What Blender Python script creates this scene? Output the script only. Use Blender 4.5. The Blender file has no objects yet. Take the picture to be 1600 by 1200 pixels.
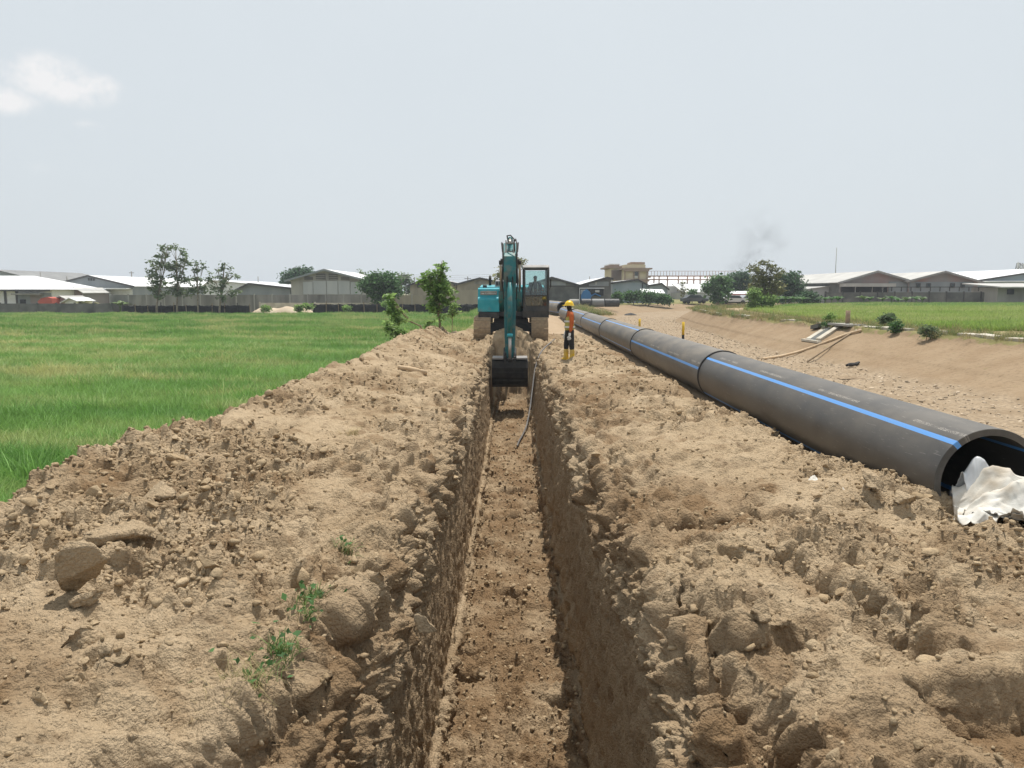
import bpy, bmesh, math, random
import numpy as np
from mathutils import Vector, Matrix, Euler
R = math.radians
rng = np.random.default_rng(7)
random.seed(7)
SC = bpy.context.scene
COL = SC.collection

# ------------------------------------------------------------------ camera, sky, sun, exposure
CAMZ, PITCH, FPX = 2.0, math.atan(145 / 1200), 1200.0
cam = bpy.data.objects.new('camera', bpy.data.cameras.new('camera'))
COL.objects.link(cam)
cam.location = (0, 0, CAMZ)
cam.rotation_euler = (math.pi / 2 - PITCH, 0, 0)
cam.data.sensor_width = 36; cam.data.lens = 27.0
cam.data.clip_start = .05; cam.data.clip_end = 6000
SC.camera = cam

SUN = Vector((.125, .36, 1.0)).normalized()
SUN_EL = math.asin(SUN.z); SUN_ROT = math.atan2(SUN.x, SUN.y)
world = bpy.data.worlds.new('World'); SC.world = world; world.use_nodes = True
wn = world.node_tree; wn.nodes.clear()
def N(nt, t, **k):
    n = nt.nodes.new(t)
    for a, b in k.items():
        if a.startswith('in_'):
            n.inputs[int(a[3:])].default_value = b
        else:
            setattr(n, a, b)
    return n
sky = N(wn, 'ShaderNodeTexSky', sky_type='NISHITA'); sky.sun_disc = False
sky.sun_elevation = SUN_EL; sky.sun_rotation = SUN_ROT
sky.air_density = 1.0; sky.dust_density = 4.0; sky.ozone_density = 1.0
bg1 = N(wn, 'ShaderNodeBackground'); bg1.inputs[1].default_value = .075
wn.links.new(sky.outputs[0], bg1.inputs[0])
# thin high veil of cloud, with a few small clouds
bg2 = N(wn, 'ShaderNodeBackground'); bg2.inputs[0].default_value = (.755, .815, .855, 1); bg2.inputs[1].default_value = 1.0
bg3 = N(wn, 'ShaderNodeBackground'); bg3.inputs[0].default_value = (.93, .92, .92, 1); bg3.inputs[1].default_value = 1.0
tc = N(wn, 'ShaderNodeTexCoord')
veil = N(wn, 'ShaderNodeTexNoise'); veil.inputs['Scale'].default_value = 1.6; veil.inputs['Detail'].default_value = 4
wn.links.new(tc.outputs['Generated'], veil.inputs['Vector'])
vm = N(wn, 'ShaderNodeMapRange'); vm.inputs[3].default_value = .80; vm.inputs[4].default_value = .97
wn.links.new(veil.outputs[0], vm.inputs[0])
mx = N(wn, 'ShaderNodeMixShader'); wn.links.new(vm.outputs[0], mx.inputs[0])
wn.links.new(bg1.outputs[0], mx.inputs[1]); wn.links.new(bg2.outputs[0], mx.inputs[2])
def pix_dir(px, py):
    x = (px - 800) / FPX; u = -(py - 600) / FPX
    return Vector((x, math.cos(PITCH) + u * math.sin(PITCH), -math.sin(PITCH) + u * math.cos(PITCH)))
cn = N(wn, 'ShaderNodeTexNoise'); cn.inputs['Scale'].default_value = 34; cn.inputs['Detail'].default_value = 6; cn.inputs['Roughness'].default_value = .6
wn.links.new(tc.outputs['Generated'], cn.inputs['Vector'])
total = None
for (px, py, w, h, amp) in [(72, 118, 52, 26, 1.0), (120, 138, 55, 22, 1.0), (8, 156, 36, 18, .9), (138, 194, 30, 8, .40), (70, 262, 46, 14, .22),
                            (1560, 255, 60, 18, .25), (520, 95, 80, 30, .12), (-160, 110, 90, 35, 1.0), (1900, 130, 140, 40, .8)]:
    d = pix_dir(px, py).normalized()
    sub = N(wn, 'ShaderNodeVectorMath', operation='SUBTRACT'); sub.inputs[1].default_value = d
    wn.links.new(tc.outputs['Generated'], sub.inputs[0])
    sc_ = N(wn, 'ShaderNodeVectorMath', operation='MULTIPLY'); sc_.inputs[1].default_value = (FPX / w, FPX / w, FPX / h)
    wn.links.new(sub.outputs[0], sc_.inputs[0])
    ln = N(wn, 'ShaderNodeVectorMath', operation='LENGTH'); wn.links.new(sc_.outputs[0], ln.inputs[0])
    mr = N(wn, 'ShaderNodeMapRange'); mr.inputs[1].default_value = 1.5; mr.inputs[2].default_value = 0; mr.inputs[3].default_value = 0; mr.inputs[4].default_value = amp
    wn.links.new(ln.outputs['Value'], mr.inputs[0])
    if total is None: total = mr
    else:
        ad = N(wn, 'ShaderNodeMath', operation='MAXIMUM'); wn.links.new(total.outputs[0], ad.inputs[0]); wn.links.new(mr.outputs[0], ad.inputs[1]); total = ad
nz = N(wn, 'ShaderNodeMapRange'); nz.inputs[1].default_value = .3; nz.inputs[2].default_value = .7; nz.inputs[3].default_value = -.62; nz.inputs[4].default_value = .42
wn.links.new(cn.outputs[0], nz.inputs[0])
gate = N(wn, 'ShaderNodeMath', operation='MULTIPLY_ADD'); wn.links.new(nz.outputs[0], gate.inputs[0]); wn.links.new(total.outputs[0], gate.inputs[1]); wn.links.new(total.outputs[0], gate.inputs[2])
cm = N(wn, 'ShaderNodeMapRange', interpolation_type='SMOOTHSTEP'); cm.inputs[1].default_value = .12; cm.inputs[2].default_value = .80; cm.inputs[4].default_value = .85
wn.links.new(gate.outputs[0], cm.inputs[0])
mx2 = N(wn, 'ShaderNodeMixShader'); wn.links.new(cm.outputs[0], mx2.inputs[0]); wn.links.new(mx.outputs[0], mx2.inputs[1]); wn.links.new(bg3.outputs[0], mx2.inputs[2])
wo = N(wn, 'ShaderNodeOutputWorld'); wn.links.new(mx2.outputs[0], wo.inputs[0])

sl = bpy.data.lights.new('sun', 'SUN'); sl.energy = 5.0; sl.angle = R(.6); sl.color = (1, .955, .88)
so = bpy.data.objects.new('sun', sl); COL.objects.link(so); so.rotation_euler = SUN.to_track_quat('Z', 'Y').to_euler()
vs = SC.view_settings; vs.view_transform = 'Standard'; vs.look = 'None'; vs.exposure = 0; vs.gamma = 1; vs.use_curve_mapping = False
SC.cycles.volume_bounces = 0
SC.cycles.max_bounces = 6; SC.cycles.diffuse_bounces = 2

# ------------------------------------------------------------------ helpers
def at(px, py, Y):
    d = pix_dir(px, py); s = Y / d.y
    return Vector((d.x * s, Y, CAMZ + d.z * s))
def gp(px, py, z):
    d = pix_dir(px, py); s = (z - CAMZ) / d.z
    return Vector((d.x * s, d.y * s, z))
def tag(o, label=None, cat=None, group=None, kind=None):
    if label: o['label'] = label
    if cat: o['category'] = cat
    if group: o['group'] = group
    if kind: o['kind'] = kind
    return o
def thing(name, label, cat, loc=(0, 0, 0), rz=0, group=None):
    o = bpy.data.objects.new(name, None); COL.objects.link(o); o.location = loc; o.rotation_euler = (0, 0, rz)
    o.empty_display_size = .2
    return tag(o, label, cat, group)
def link(name, me, mat=None, parent=None, smooth=False):
    o = bpy.data.objects.new(name, me); COL.objects.link(o)
    if mat is not None and len(me.materials) == 0: me.materials.append(mat)
    if parent: o.parent = parent
    if smooth: me.polygons.foreach_set('use_smooth', np.ones(len(me.polygons), bool))
    return o
def np_mesh(name, V, F, k=4):
    me = bpy.data.meshes.new(name)
    V = np.ascontiguousarray(V, np.float32); F = np.ascontiguousarray(F, np.int32)
    me.vertices.add(len(V)); me.vertices.foreach_set('co', V.ravel())
    me.loops.add(F.size); me.loops.foreach_set('vertex_index', F.ravel())
    me.polygons.add(len(F)); me.polygons.foreach_set('loop_start', np.arange(0, F.size, k, dtype=np.int32))
    me.update(calc_edges=True)
    return me
def grid_faces(nr, nc):
    i = np.arange(nr * nc).reshape(nr, nc)
    return np.stack([i[:-1, :-1], i[:-1, 1:], i[1:, 1:], i[1:, :-1]], -1).reshape(-1, 4)
class MB:
    def __init__(s): s.v = []; s.f = []
    def add(s, V, F):
        b = len(s.v); s.v += [tuple(p) for p in V]; s.f += [tuple(b + i for i in f) for f in F]; return s
    def box(s, c, size, rot=None, taper=1.0):
        hx, hy, hz = [a / 2 for a in size]
        V = [Vector((x * hx * (taper if z > 0 else 1), y * hy * (taper if z > 0 else 1), z * hz)) for z in (-1, 1) for y in (-1, 1) for x in (-1, 1)]
        m = Euler(rot).to_matrix() if rot else None
        V = [(m @ p if m else p) + Vector(c) for p in V]
        return s.add(V, [(0, 2, 3, 1), (4, 5, 7, 6), (0, 1, 5, 4), (2, 6, 7, 3), (0, 4, 6, 2), (1, 3, 7, 5)])
    def prism(s, poly, x0, x1, axis='x'):
        n = len(poly)
        def mk(a, b, t): return (t, a, b) if axis == 'x' else (a, t, b)
        V = [mk(a, b, x0) for a, b in poly] + [mk(a, b, x1) for a, b in poly]
        F = [tuple(range(n))[::-1], tuple(range(n, 2 * n))] + [(i, (i + 1) % n, n + (i + 1) % n, n + i) for i in range(n)]
        return s.add(V, F)
    def tube(s, pts, rad, n=8, caps=True):
        pts = [Vector(p) for p in pts]; m = len(pts)
        rad = [rad] * m if not hasattr(rad, '__len__') else rad
        b = len(s.v); up = None
        for i, p in enumerate(pts):
            t = (pts[min(i + 1, m - 1)] - pts[max(i - 1, 0)]).normalized()
            if up is None:
                up = Vector((0, 0, 1)) if abs(t.z) < .9 else Vector((1, 0, 0))
            a = t.cross(up).normalized(); up = a.cross(t).normalized()
            for k in range(n):
                q = 2 * math.pi * k / n
                s.v.append(tuple(p + (a * math.cos(q) + up * math.sin(q)) * rad[i]))
        for i in range(m - 1):
            for k in range(n):
                s.f.append((b + i * n + k, b + i * n + (k + 1) % n, b + (i + 1) * n + (k + 1) % n, b + (i + 1) * n + k))
        if caps:
            s.f.append(tuple(b + k for k in range(n))[::-1]); s.f.append(tuple(b + (m - 1) * n + k for k in range(n)))
        return s
    def mesh(s, name, bevel=0, seg=2):
        me = bpy.data.meshes.new(name); me.from_pydata(s.v, [], s.f)
        bm = bmesh.new(); bm.from_mesh(me)
        bmesh.ops.recalc_face_normals(bm, faces=bm.faces)
        if bevel:
            bmesh.ops.bevel(bm, geom=[e for e in bm.edges if len(e.link_faces) == 2 and e.calc_face_angle(0) > .5], offset=bevel, segments=seg, affect='EDGES', profile=.7)
        bm.to_mesh(me); bm.free(); return me
    def build(s, name, mat, parent=None, smooth=False, bevel=0, seg=2):
        return link(name, s.mesh(name, bevel, seg), mat, parent, smooth)

# noise ------------------------------------------------------------
def _hash(ix, iy, iz, seed):
    h = (ix.astype(np.int64) * 374761393 + iy.astype(np.int64) * 668265263 + iz.astype(np.int64) * 2147483647 + seed * 974711) & 0xffffffff
    h = ((h ^ (h >> 13)) * 1274126177) & 0xffffffff
    h = ((h ^ (h >> 16)) * 2246822519) & 0xffffffff
    return (h ^ (h >> 15)) & 0xffff
def vnoise(P, scale, seed=0):
    p = P * scale; i = np.floor(p).astype(np.int64); f = (p - i).astype(np.float32); f = f * f * f * (f * (f * 6 - 15) + 10)
    out = 0
    for dx in (0, 1):
        wx = f[..., 0] if dx else 1 - f[..., 0]
        for dy in (0, 1):
            wy = f[..., 1] if dy else 1 - f[..., 1]
            for dz in (0, 1):
                wz = f[..., 2] if dz else 1 - f[..., 2]
                out = out + wx * wy * wz * (_hash(i[..., 0] + dx, i[..., 1] + dy, i[..., 2] + dz, seed) / 32767.5 - 1)
    return out.astype(np.float32)
def fbm(P, scale, oct=3, seed=0, gain=.5):
    a = 1; t = 0; o = 0
    for k in range(oct):
        o = o + a * vnoise(P, scale * 2.03 ** k, seed + k * 17); t += a; a *= gain
    return o / t
def worley2(U, V, scale, seed=0):
    u = U * scale; v = V * scale; iu = np.floor(u).astype(np.int64); iv = np.floor(v).astype(np.int64)
    best = np.full(u.shape, 9., np.float32); idb = np.zeros(u.shape, np.float32); b2 = best.copy()
    for dx in (-1, 0, 1):
        for dy in (-1, 0, 1):
            h1 = _hash(iu + dx, iv + dy, iu * 0, seed) / 65535.; h2 = _hash(iu + dx, iv + dy, iu * 0 + 1, seed) / 65535.
            d = np.sqrt((iu + dx + h1 - u) ** 2 + (iv + dy + h2 - v) ** 2).astype(np.float32)
            m = d < best
            b2 = np.where(m, best, np.minimum(b2, d))
            idb = np.where(m, _hash(iu + dx, iv + dy, iu * 0 + 2, seed) / 65535., idb); best = np.where(m, d, best)
    return best, idb, b2
def sstep(a, b, x):
    t = np.clip((x - a) / (b - a), 0, 1); return t * t * (3 - 2 * t)

# materials ----------------------------------------------------------
def mat(name, c1, c2=None, scale=4.0, rough=.8, bump=0, bscale=None, metal=0, spec=.3, detail=5, coords='world', stretch=None, c3=None, s3=.7, island=0, transl=0, contrast=(.35, .65), c3r=(.5, .72)):
    m = bpy.data.materials.new(name); m.use_nodes = True; nt = m.node_tree
    bs = nt.nodes['Principled BSDF']; L = nt.links.new
    bs.inputs['Roughness'].default_value = rough; bs.inputs['Metallic'].default_value = metal; bs.inputs['Specular IOR Level'].default_value = spec
    if coords == 'world': vec = N(nt, 'ShaderNodeNewGeometry').outputs['Position']
    else: vec = N(nt, 'ShaderNodeTexCoord').outputs['Object']
    if stretch:
        mp = N(nt, 'ShaderNodeMapping'); mp.inputs['Scale'].default_value = stretch; L(vec, mp.inputs[0]); vec = mp.outputs[0]
    col = None
    if c2 is None and not island:
        bs.inputs['Base Color'].default_value = (*c1, 1)
    else:
        c2 = c2 or c1
        n = N(nt, 'ShaderNodeTexNoise'); n.inputs['Scale'].default_value = scale; n.inputs['Detail'].default_value = detail; L(vec, n.inputs['Vector'])
        mr = N(nt, 'ShaderNodeMapRange'); mr.inputs[1].default_value = contrast[0]; mr.inputs[2].default_value = contrast[1]; L(n.outputs[0], mr.inputs[0])
        mxn = N(nt, 'ShaderNodeMix', data_type='RGBA'); mxn.inputs[6].default_value = (*c1, 1); mxn.inputs[7].default_value = (*c2, 1); L(mr.outputs[0], mxn.inputs[0]); col = mxn.outputs[2]
        if c3:
            n2 = N(nt, 'ShaderNodeTexNoise'); n2.inputs['Scale'].default_value = scale * s3; n2.inputs['Detail'].default_value = 3; 
            mp2 = N(nt, 'ShaderNodeMapping'); mp2.inputs['Location'].default_value = (7, 3, 11); L(vec, mp2.inputs[0]); L(mp2.outputs[0], n2.inputs['Vector'])
            mr2 = N(nt, 'ShaderNodeMapRange'); mr2.inputs[1].default_value = c3r[0]; mr2.inputs[2].default_value = c3r[1]; L(n2.outputs[0], mr2.inputs[0])
            mx3 = N(nt, 'ShaderNodeMix', data_type='RGBA'); mx3.inputs[7].default_value = (*c3, 1); L(mr2.outputs[0], mx3.inputs[0]); L(col, mx3.inputs[6]); col = mx3.outputs[2]
        if island:
            g = N(nt, 'ShaderNodeNewGeometry'); hs = N(nt, 'ShaderNodeHueSaturation'); mr4 = N(nt, 'ShaderNodeMapRange'); mr4.inputs[3].default_value = 1 - island; mr4.inputs[4].default_value = 1 + island
            L(g.outputs['Random Per Island'], mr4.inputs[0]); L(mr4.outputs[0], hs.inputs['Value']); L(col, hs.inputs['Color']); col = hs.outputs[0]
        L(col, bs.inputs['Base Color'])
    if bump:
        nb = N(nt, 'ShaderNodeTexNoise'); nb.inputs['Scale'].default_value = bscale or scale * 6; nb.inputs['Detail'].default_value = 6; nb.inputs['Roughness'].default_value = .65; L(vec, nb.inputs['Vector'])
        bp = N(nt, 'ShaderNodeBump'); bp.inputs['Strength'].default_value = 1; bp.inputs['Distance'].default_value = bump; L(nb.outputs[0], bp.inputs['Height']); L(bp.outputs[0], bs.inputs['Normal'])
    if transl:
        tr = N(nt, 'ShaderNodeBsdfTranslucent'); ms = N(nt, 'ShaderNodeMixShader'); ms.inputs[0].default_value = transl
        if col is not None: L(col, tr.inputs[0])
        else: tr.inputs[0].default_value = (*c1, 1)
        out = nt.nodes['Material Output']; L(bs.outputs[0], ms.inputs[1]); L(tr.outputs[0], ms.inputs[2]); L(ms.outputs[0], out.inputs[0])
    return m
def soil_mat(name, dry, pale, dark, moist, bump=.026):
    m = bpy.data.materials.new(name); m.use_nodes = True; nt = m.node_tree; L = nt.links.new; bs = nt.nodes['Principled BSDF']
    bs.inputs['Roughness'].default_value = .95; bs.inputs['Specular IOR Level'].default_value = .1
    pos = N(nt, 'ShaderNodeNewGeometry').outputs['Position']
    def nz(s, d, lo, hi, off=(0, 0, 0)):
        mp = N(nt, 'ShaderNodeMapping'); mp.inputs['Location'].default_value = off; L(pos, mp.inputs[0])
        n = N(nt, 'ShaderNodeTexNoise'); n.inputs['Scale'].default_value = s; n.inputs['Detail'].default_value = d; n.inputs['Roughness'].default_value = .6; L(mp.outputs[0], n.inputs['Vector'])
        r = N(nt, 'ShaderNodeMapRange'); r.inputs[1].default_value = lo; r.inputs[2].default_value = hi; L(n.outputs[0], r.inputs[0]); return r.outputs[0]
    def mixc(f, a, b):
        x = N(nt, 'ShaderNodeMix', data_type='RGBA'); L(f, x.inputs[0])
        for q, i in ((a, 6), (b, 7)):
            if isinstance(q, tuple): x.inputs[i].default_value = (*q, 1)
            else: L(q, x.inputs[i])
        return x.outputs[2]
    c = mixc(nz(1.1, 5, .35, .65), dry, pale)
    c = mixc(nz(3.2, 6, .52, .74, (5, 1, 2)), c, dark)
    c = mixc(nz(22, 4, .35, .95, (1, 9, 2)), c, pale)
    at_ = N(nt, 'ShaderNodeAttribute'); at_.attribute_name = 'moist'
    c = mixc(at_.outputs['Fac'], c, moist)
    c2 = N(nt, 'ShaderNodeHueSaturation'); L(c, c2.inputs['Color'])
    f = nz(55, 3, .3, .7, (3, 3, 3)); r = N(nt, 'ShaderNodeMapRange'); r.inputs[3].default_value = .86; r.inputs[4].default_value = 1.12; L(f, r.inputs[0]); L(r.outputs[0], c2.inputs['Value'])
    L(c2.outputs[0], bs.inputs['Base Color'])
    nb = N(nt, 'ShaderNodeTexNoise'); nb.inputs['Scale'].default_value = 30; nb.inputs['Detail'].default_value = 8; nb.inputs['Roughness'].default_value = .7; L(pos, nb.inputs['Vector'])
    hgt = nb.outputs[0]
    for s_, w_ in ((38, .55), (95, .30)):
        vo = N(nt, 'ShaderNodeTexVoronoi'); vo.inputs['Scale'].default_value = s_; vo.inputs['Randomness'].default_value = 1; L(pos, vo.inputs['Vector'])
        ma = N(nt, 'ShaderNodeMath', operation='MULTIPLY_ADD'); L(vo.outputs['Distance'], ma.inputs[0]); ma.inputs[1].default_value = -w_; L(hgt, ma.inputs[2]); hgt = ma.outputs[0]
    bp = N(nt, 'ShaderNodeBump'); bp.inputs['Distance'].default_value = bump; L(hgt, bp.inputs['Height']); L(bp.outputs[0], bs.inputs['Normal'])
    return m
M = {}
M['soil'] = soil_mat('dry_dug_soil', (.350, .256, .157), (.46, .354, .234), (.165, .113, .067), (.225, .146, .080))
M['clod'] = mat('soil_clod', (.335, .245, .148), (.43, .33, .213), 3, .95, .018, 45, island=.16, spec=.1)
M['ground'] = None
M['canal'] = None
M['teal'] = mat('teal_paint_shaded', (.008, .115, .128), (.02, .15, .155), 3, .45, 0, c3=(.11, .13, .11), s3=1.5)  # the arm's shade is put into this darker tone of the teal
M['teal_lit'] = mat('teal_paint_lit', (.02, .30, .37), (.05, .36, .42), 3, .4, c3=(.14, .24, .25))  # brighter tone of the machine's teal, its lit look put into the colour
M['grey_dark'] = mat('dark_grey_paint', (.035, .038, .042), (.075, .07, .065), 4, .55)
M['grey_mid'] = mat('grey_paint', (.22, .215, .21), (.32, .30, .28), 4, .5)
M['black'] = mat('black_rubber', (.016, .016, .017), (.04, .036, .032), 8, .7)
M['steel_dusty'] = mat('dusty_track_steel', (.46, .345, .225), (.33, .25, .17), 9, .85, .004, 40)
M['bucket'] = mat('worn_bucket_steel', (.014, .0135, .013), (.036, .031, .026), 5, .8, .003, 30)
M['chrome'] = mat('cylinder_rod', (.42, .38, .34), None, metal=.7, rough=.35)
M['white'] = mat('white_paint', (.75, .75, .74), (.66, .66, .64), 2, .55)
M['roof_white'] = mat('pale_metal_roof', (.80, .80, .79), (.66, .67, .68), .25, .45, 0)
M['roof_grey'] = mat('grey_metal_roof', (.17, .17, .17), (.22, .22, .215), .3, .6)
M['roof_mid'] = mat('weathered_sheet_roof', (.38, .37, .35), (.48, .47, .44), .4, .6)
M['concrete'] = mat('stained_concrete', (.30, .29, .265), (.20, .195, .18), .9, .9, .01, 12, c3=(.13, .128, .118), stretch=(1, 1, .25))
M['concrete_lt'] = mat('pale_concrete', (.40, .39, .35), (.31, .30, .28), .8, .9, c3=(.24, .23, .21), stretch=(1, 1, .25))
M['beige'] = mat('beige_plaster', (.38, .335, .265), (.30, .27, .215), .7, .9, c3=(.22, .2, .16), stretch=(1, 1, .3))
M['corr_grey'] = mat('grey_cladding', (.20, .225, .235), (.27, .29, .30), .5, .6, stretch=(1, 1, .2))
M['corr_pale'] = mat('pale_cladding', (.36, .38, .39), (.44, .45, .45), .5, .6, stretch=(1, 1, .2))
M['corr_blue'] = mat('blue_grey_cladding', (.25, .31, .35), (.32, .37, .41), .5, .6, stretch=(1, 1, .2))
M['corr_red'] = mat('rust_stained_cladding', (.30, .235, .215), (.24, .225, .215), .25, .7, c3=(.36, .17, .14), s3=1, stretch=(1, 1, .35))
M['dark_brick'] = mat('dark_weathered_block', (.10, .105, .10), (.165, .165, .155), .8, .9, c3=(.07, .075, .072))
M['net'] = mat('black_netting', (.010, .011, .012), (.026, .027, .027), 2.5, .9)
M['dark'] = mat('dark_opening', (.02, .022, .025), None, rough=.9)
M['pane'] = mat('window_pane', (.035, .05, .055), None, rough=.12, spec=.5)
M['wood'] = mat('grey_wood', (.30, .22, .14), (.21, .155, .10), 6, .85, .004, 30)
M['wood_pale'] = mat('pale_stripped_wood', (.55, .42, .28), (.46, .33, .2), 6, .8, .003, 30)
M['bark'] = mat('bark', (.22, .175, .13), (.33, .28, .21), 4, .9, .02, 14)
M['leaf_dark'] = mat('dark_leaf', (.06, .135, .042), (.10, .20, .065), .5, .6, island=.4, transl=.4)
M['leaf_deep'] = mat('deep_green_leaf', (.042, .095, .042), (.07, .14, .06), .5, .65, island=.4, transl=.35)
M['leaf_teak'] = mat('teak_leaf', (.11, .165, .075), (.19, .24, .13), .8, .6, island=.45, transl=.38)
M['leaf_olive'] = mat('olive_leaf', (.15, .17, .07), (.23, .22, .10), .6, .6, island=.4, transl=.25)
M['leaf_fresh'] = mat('fresh_leaf', (.18, .30, .08), (.28, .40, .13), 2, .5, island=.4, transl=.55)
M['leaf_banana'] = mat('banana_leaf', (.09, .16, .05), (.15, .21, .07), 1.2, .5, island=.3, transl=.3)
M['straw'] = mat('dry_straw', (.38, .30, .16), (.26, .22, .10), 3, .8, island=.3, transl=.2)
M['yellow'] = mat('yellow_plastic', (.80, .52, .012), None, rough=.35, spec=.5)
M['boot'] = mat('yellow_rubber_boot', (.62, .40, .03), (.46, .32, .10), 11, .6)
M['post_yellow'] = mat('yellow_post_paint', (.72, .46, .02), (.6, .4, .05), 6, .6)
M['orange'] = mat('orange_shirt', (.52, .125, .03), (.42, .10, .03), 9, .9, .004, 30)
M['vest'] = mat('lime_vest', (.33, .35, .075), (.42, .34, .10), 14, .8, .004, 25)
M['reflective'] = mat('silver_reflective_tape', (.62, .62, .58), None, rough=.4)
M['trouser'] = mat('black_trousers', (.016, .016, .018), (.03, .03, .032), 8, .9, .004, 30)
M['skin'] = mat('brown_skin', (.16, .08, .045), None, rough=.6)
M['mask'] = mat('dark_face_cloth', (.022, .018, .017), None, rough=.9)
M['glove'] = mat('white_glove', (.72, .72, .71), None, rough=.9)
M['shirt_dark'] = mat('dark_work_shirt', (.03, .036, .045), (.05, .055, .065), 6, .9)
M['orange_red'] = mat('red_tarpaulin', (.50, .10, .06), (.38, .085, .06), .8, .7)
M['blue'] = mat('blue_machine_paint', (.03, .14, .34), (.05, .19, .4), .8, .5)
M['bld_cream'] = mat('cream_plaster', (.58, .50, .33), (.52, .45, .31), .4, .9)
M['bld_brown'] = mat('brown_band_plaster', (.27, .19, .14), (.31, .23, .18), .4, .9)
M['rust'] = mat('rusty_frame_steel', (.30, .15, .10), (.36, .22, .16), .5, .8)
M['cable'] = mat('grey_cable', (.11, .11, .115), (.19, .17, .15), 6, .6)
M['blue_scrap'] = mat('blue_plastic', (.03, .16, .5), None, rough=.4)
M['coping'] = mat('pale_weathered_coping', (.56, .52, .44), (.40, .36, .29), 1.5, .9, .01, 20)

# ------------------------------------------------------------------ dug strip: trench, spoil heaps
SOIL_ROWS, CSC = 860, .78
ys = np.concatenate([np.linspace(-3, 2.5, 24), 2.6 * np.exp(np.linspace(0, math.log(36.5 / 2.6), SOIL_ROWS))])
def interp(y, a, b): return np.interp(y, a, b)
zf = np.where(ys < 7, -2.62, -2.62 + .026 * (ys - 7))
xr = interp(ys, [-3, 6, 12, 18, 24, 28, 31, 36], [-4.2, -4.1, -4.0, -3.95, -3.6, -3.4, -3.1, -3.0])
zr = interp(ys, [-3, 6, 8.5, 10.4, 12.5, 18, 24, 28, 31, 34, 36], [.22, .26, .40, .22, .34, .33, .50, .60, .55, .25, .0])
rs = interp(ys, [-3, 9, 12, 20, 30, 36], [.12, .12, .06, .0, .0, -.02])
one = np.ones_like(ys)
end = sstep(28.0, 29.8, ys)
back = sstep(29.5, 31.5, ys)
lx = interp(ys, [-3, 5, 10, 28], [0, 0, .05, .0])
wf = interp(ys, [-3, 7, 10, 15, 26], [1.15, 1.15, 1.09, 1.02, .98]); wf0 = .7 * (wf - 1)
px22 = interp(ys, [-3, 6.1, 6.8, 8.5], [5.6, 5.4, 3.95, 3.75]); px22z = interp(ys, [-3, 6.3, 7.2, 9.5], [.26, .26, .20, 0])
ctrl = [(-5.4 * one, -1.45 * one), (-5.0 * one, -1.16 * one), (xr - .3, zr - .16), (xr + .1, zr), (-2.7 * one, .16 + .25 * (zr - .26)), (-1.75 * one, .04 * one),
        (-1.02 * one - .7 * wf0, -.20 * one), (-.86 * one - .7 * wf0, -.50 * one), (-.775 * one - .8 * wf0, -.90 * one), (-.70 * wf, zf + .15), (-.62 * wf, zf + .13), (-.575 * wf, zf + .01),
        (0 * one, zf + .03), (.575 * wf, zf + .01), (.62 * wf, zf + .13), (.69 * wf, zf + .15), (.805 * one + .7 * wf0, -.90 * one), (.875 * one + .6 * wf0, -.48 * one), (1.02 * one + .5 * wf0, -.15 * one),
        (1.8 * one, .04 + rs * .3), (2.6 * one, .05 + rs * .6), (3.3 * one, -.04 + rs), (px22, -.20 + rs + px22z), (px22 + .4, -.62 * one)]
cnt = [6, 10, 26, 70, 74, 52, 46, 30, 66, 12, 10, 56, 56, 10, 12, 66, 28, 36, 54, 70, 66, 30, 8]
cnt = [max(4, int(c * CSC)) for c in cnt]
surf0 = .02
Xc, Zc = [], []
for k, (x, z) in enumerate(ctrl):
    zz = z + 0
    if 5 < k < 19:      # the trench runs out just in front of the tracks
        zz = z * (1 - end) + np.minimum(0.02, z * 0 + .02 - .12 * (1 - back)) * end
    elif k in (19, 20, 21): zz = z * (1 - back) + .0 * back
    Xc.append(x); Zc.append(zz)
cols_x, cols_z = [], []
for k, c in enumerate(cnt):
    for j in range(c):
        t = j / c
        # catmull-like smoothing
        x0, x1 = Xc[k], Xc[k + 1]; z0, z1 = Zc[k], Zc[k + 1]
        cols_x.append(x0 + (x1 - x0) * t); cols_z.append(z0 + (z1 - z0) * t)
cols_x.append(Xc[-1]); cols_z.append(Zc[-1])
GX = np.stack(cols_x, 1); GZ = np.stack(cols_z, 1); GY = np.repeat(ys[:, None], GX.shape[1], 1)
# soften corners a little
for _ in range(3):
    GZ[:, 1:-1] = .25 * GZ[:, :-2] + .5 * GZ[:, 1:-1] + .25 * GZ[:, 2:]
    GX[:, 1:-1] = .25 * GX[:, :-2] + .5 * GX[:, 1:-1] + .25 * GX[:, 2:]
NR, NC = GX.shape
kcol = np.concatenate([np.full(c, k) + np.arange(c) / c for k, c in enumerate(cnt)] + [[len(cnt)]])
def colmask(a, b, c, d):  # trapezoid on control index
    return np.interp(kcol, [a, b, c, d], [0, 1, 1, 0])
wall = np.maximum(colmask(7.2, 8.2, 9.0, 9.6), colmask(15.0, 15.4, 16.2, 17.0))[None, :] * (1 - end)[:, None]
floorm = colmask(9.6, 10.4, 13.8, 14.6)[None, :] * (1 - end)[:, None]
slope = np.maximum(colmask(5, 6, 7.4, 8.4), colmask(15.8, 16.8, 18, 19))[None, :] * np.ones((NR, 1))
edge = np.maximum(colmask(-1, -1, .5, 1.2), colmask(22.0, 22.8, 24, 24))[None, :]
spoil = np.clip(1 - wall - floorm - edge, 0, 1)
P = np.stack([GX, GY, GZ], -1).astype(np.float32)
# arc length across
dx = np.diff(GX, axis=1); dz = np.diff(GZ, axis=1)
AU = np.concatenate([np.zeros((NR, 1)), np.cumsum(np.sqrt(dx * dx + dz * dz), 1)], 1); AU -= AU[:, [NC // 2]]
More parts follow.
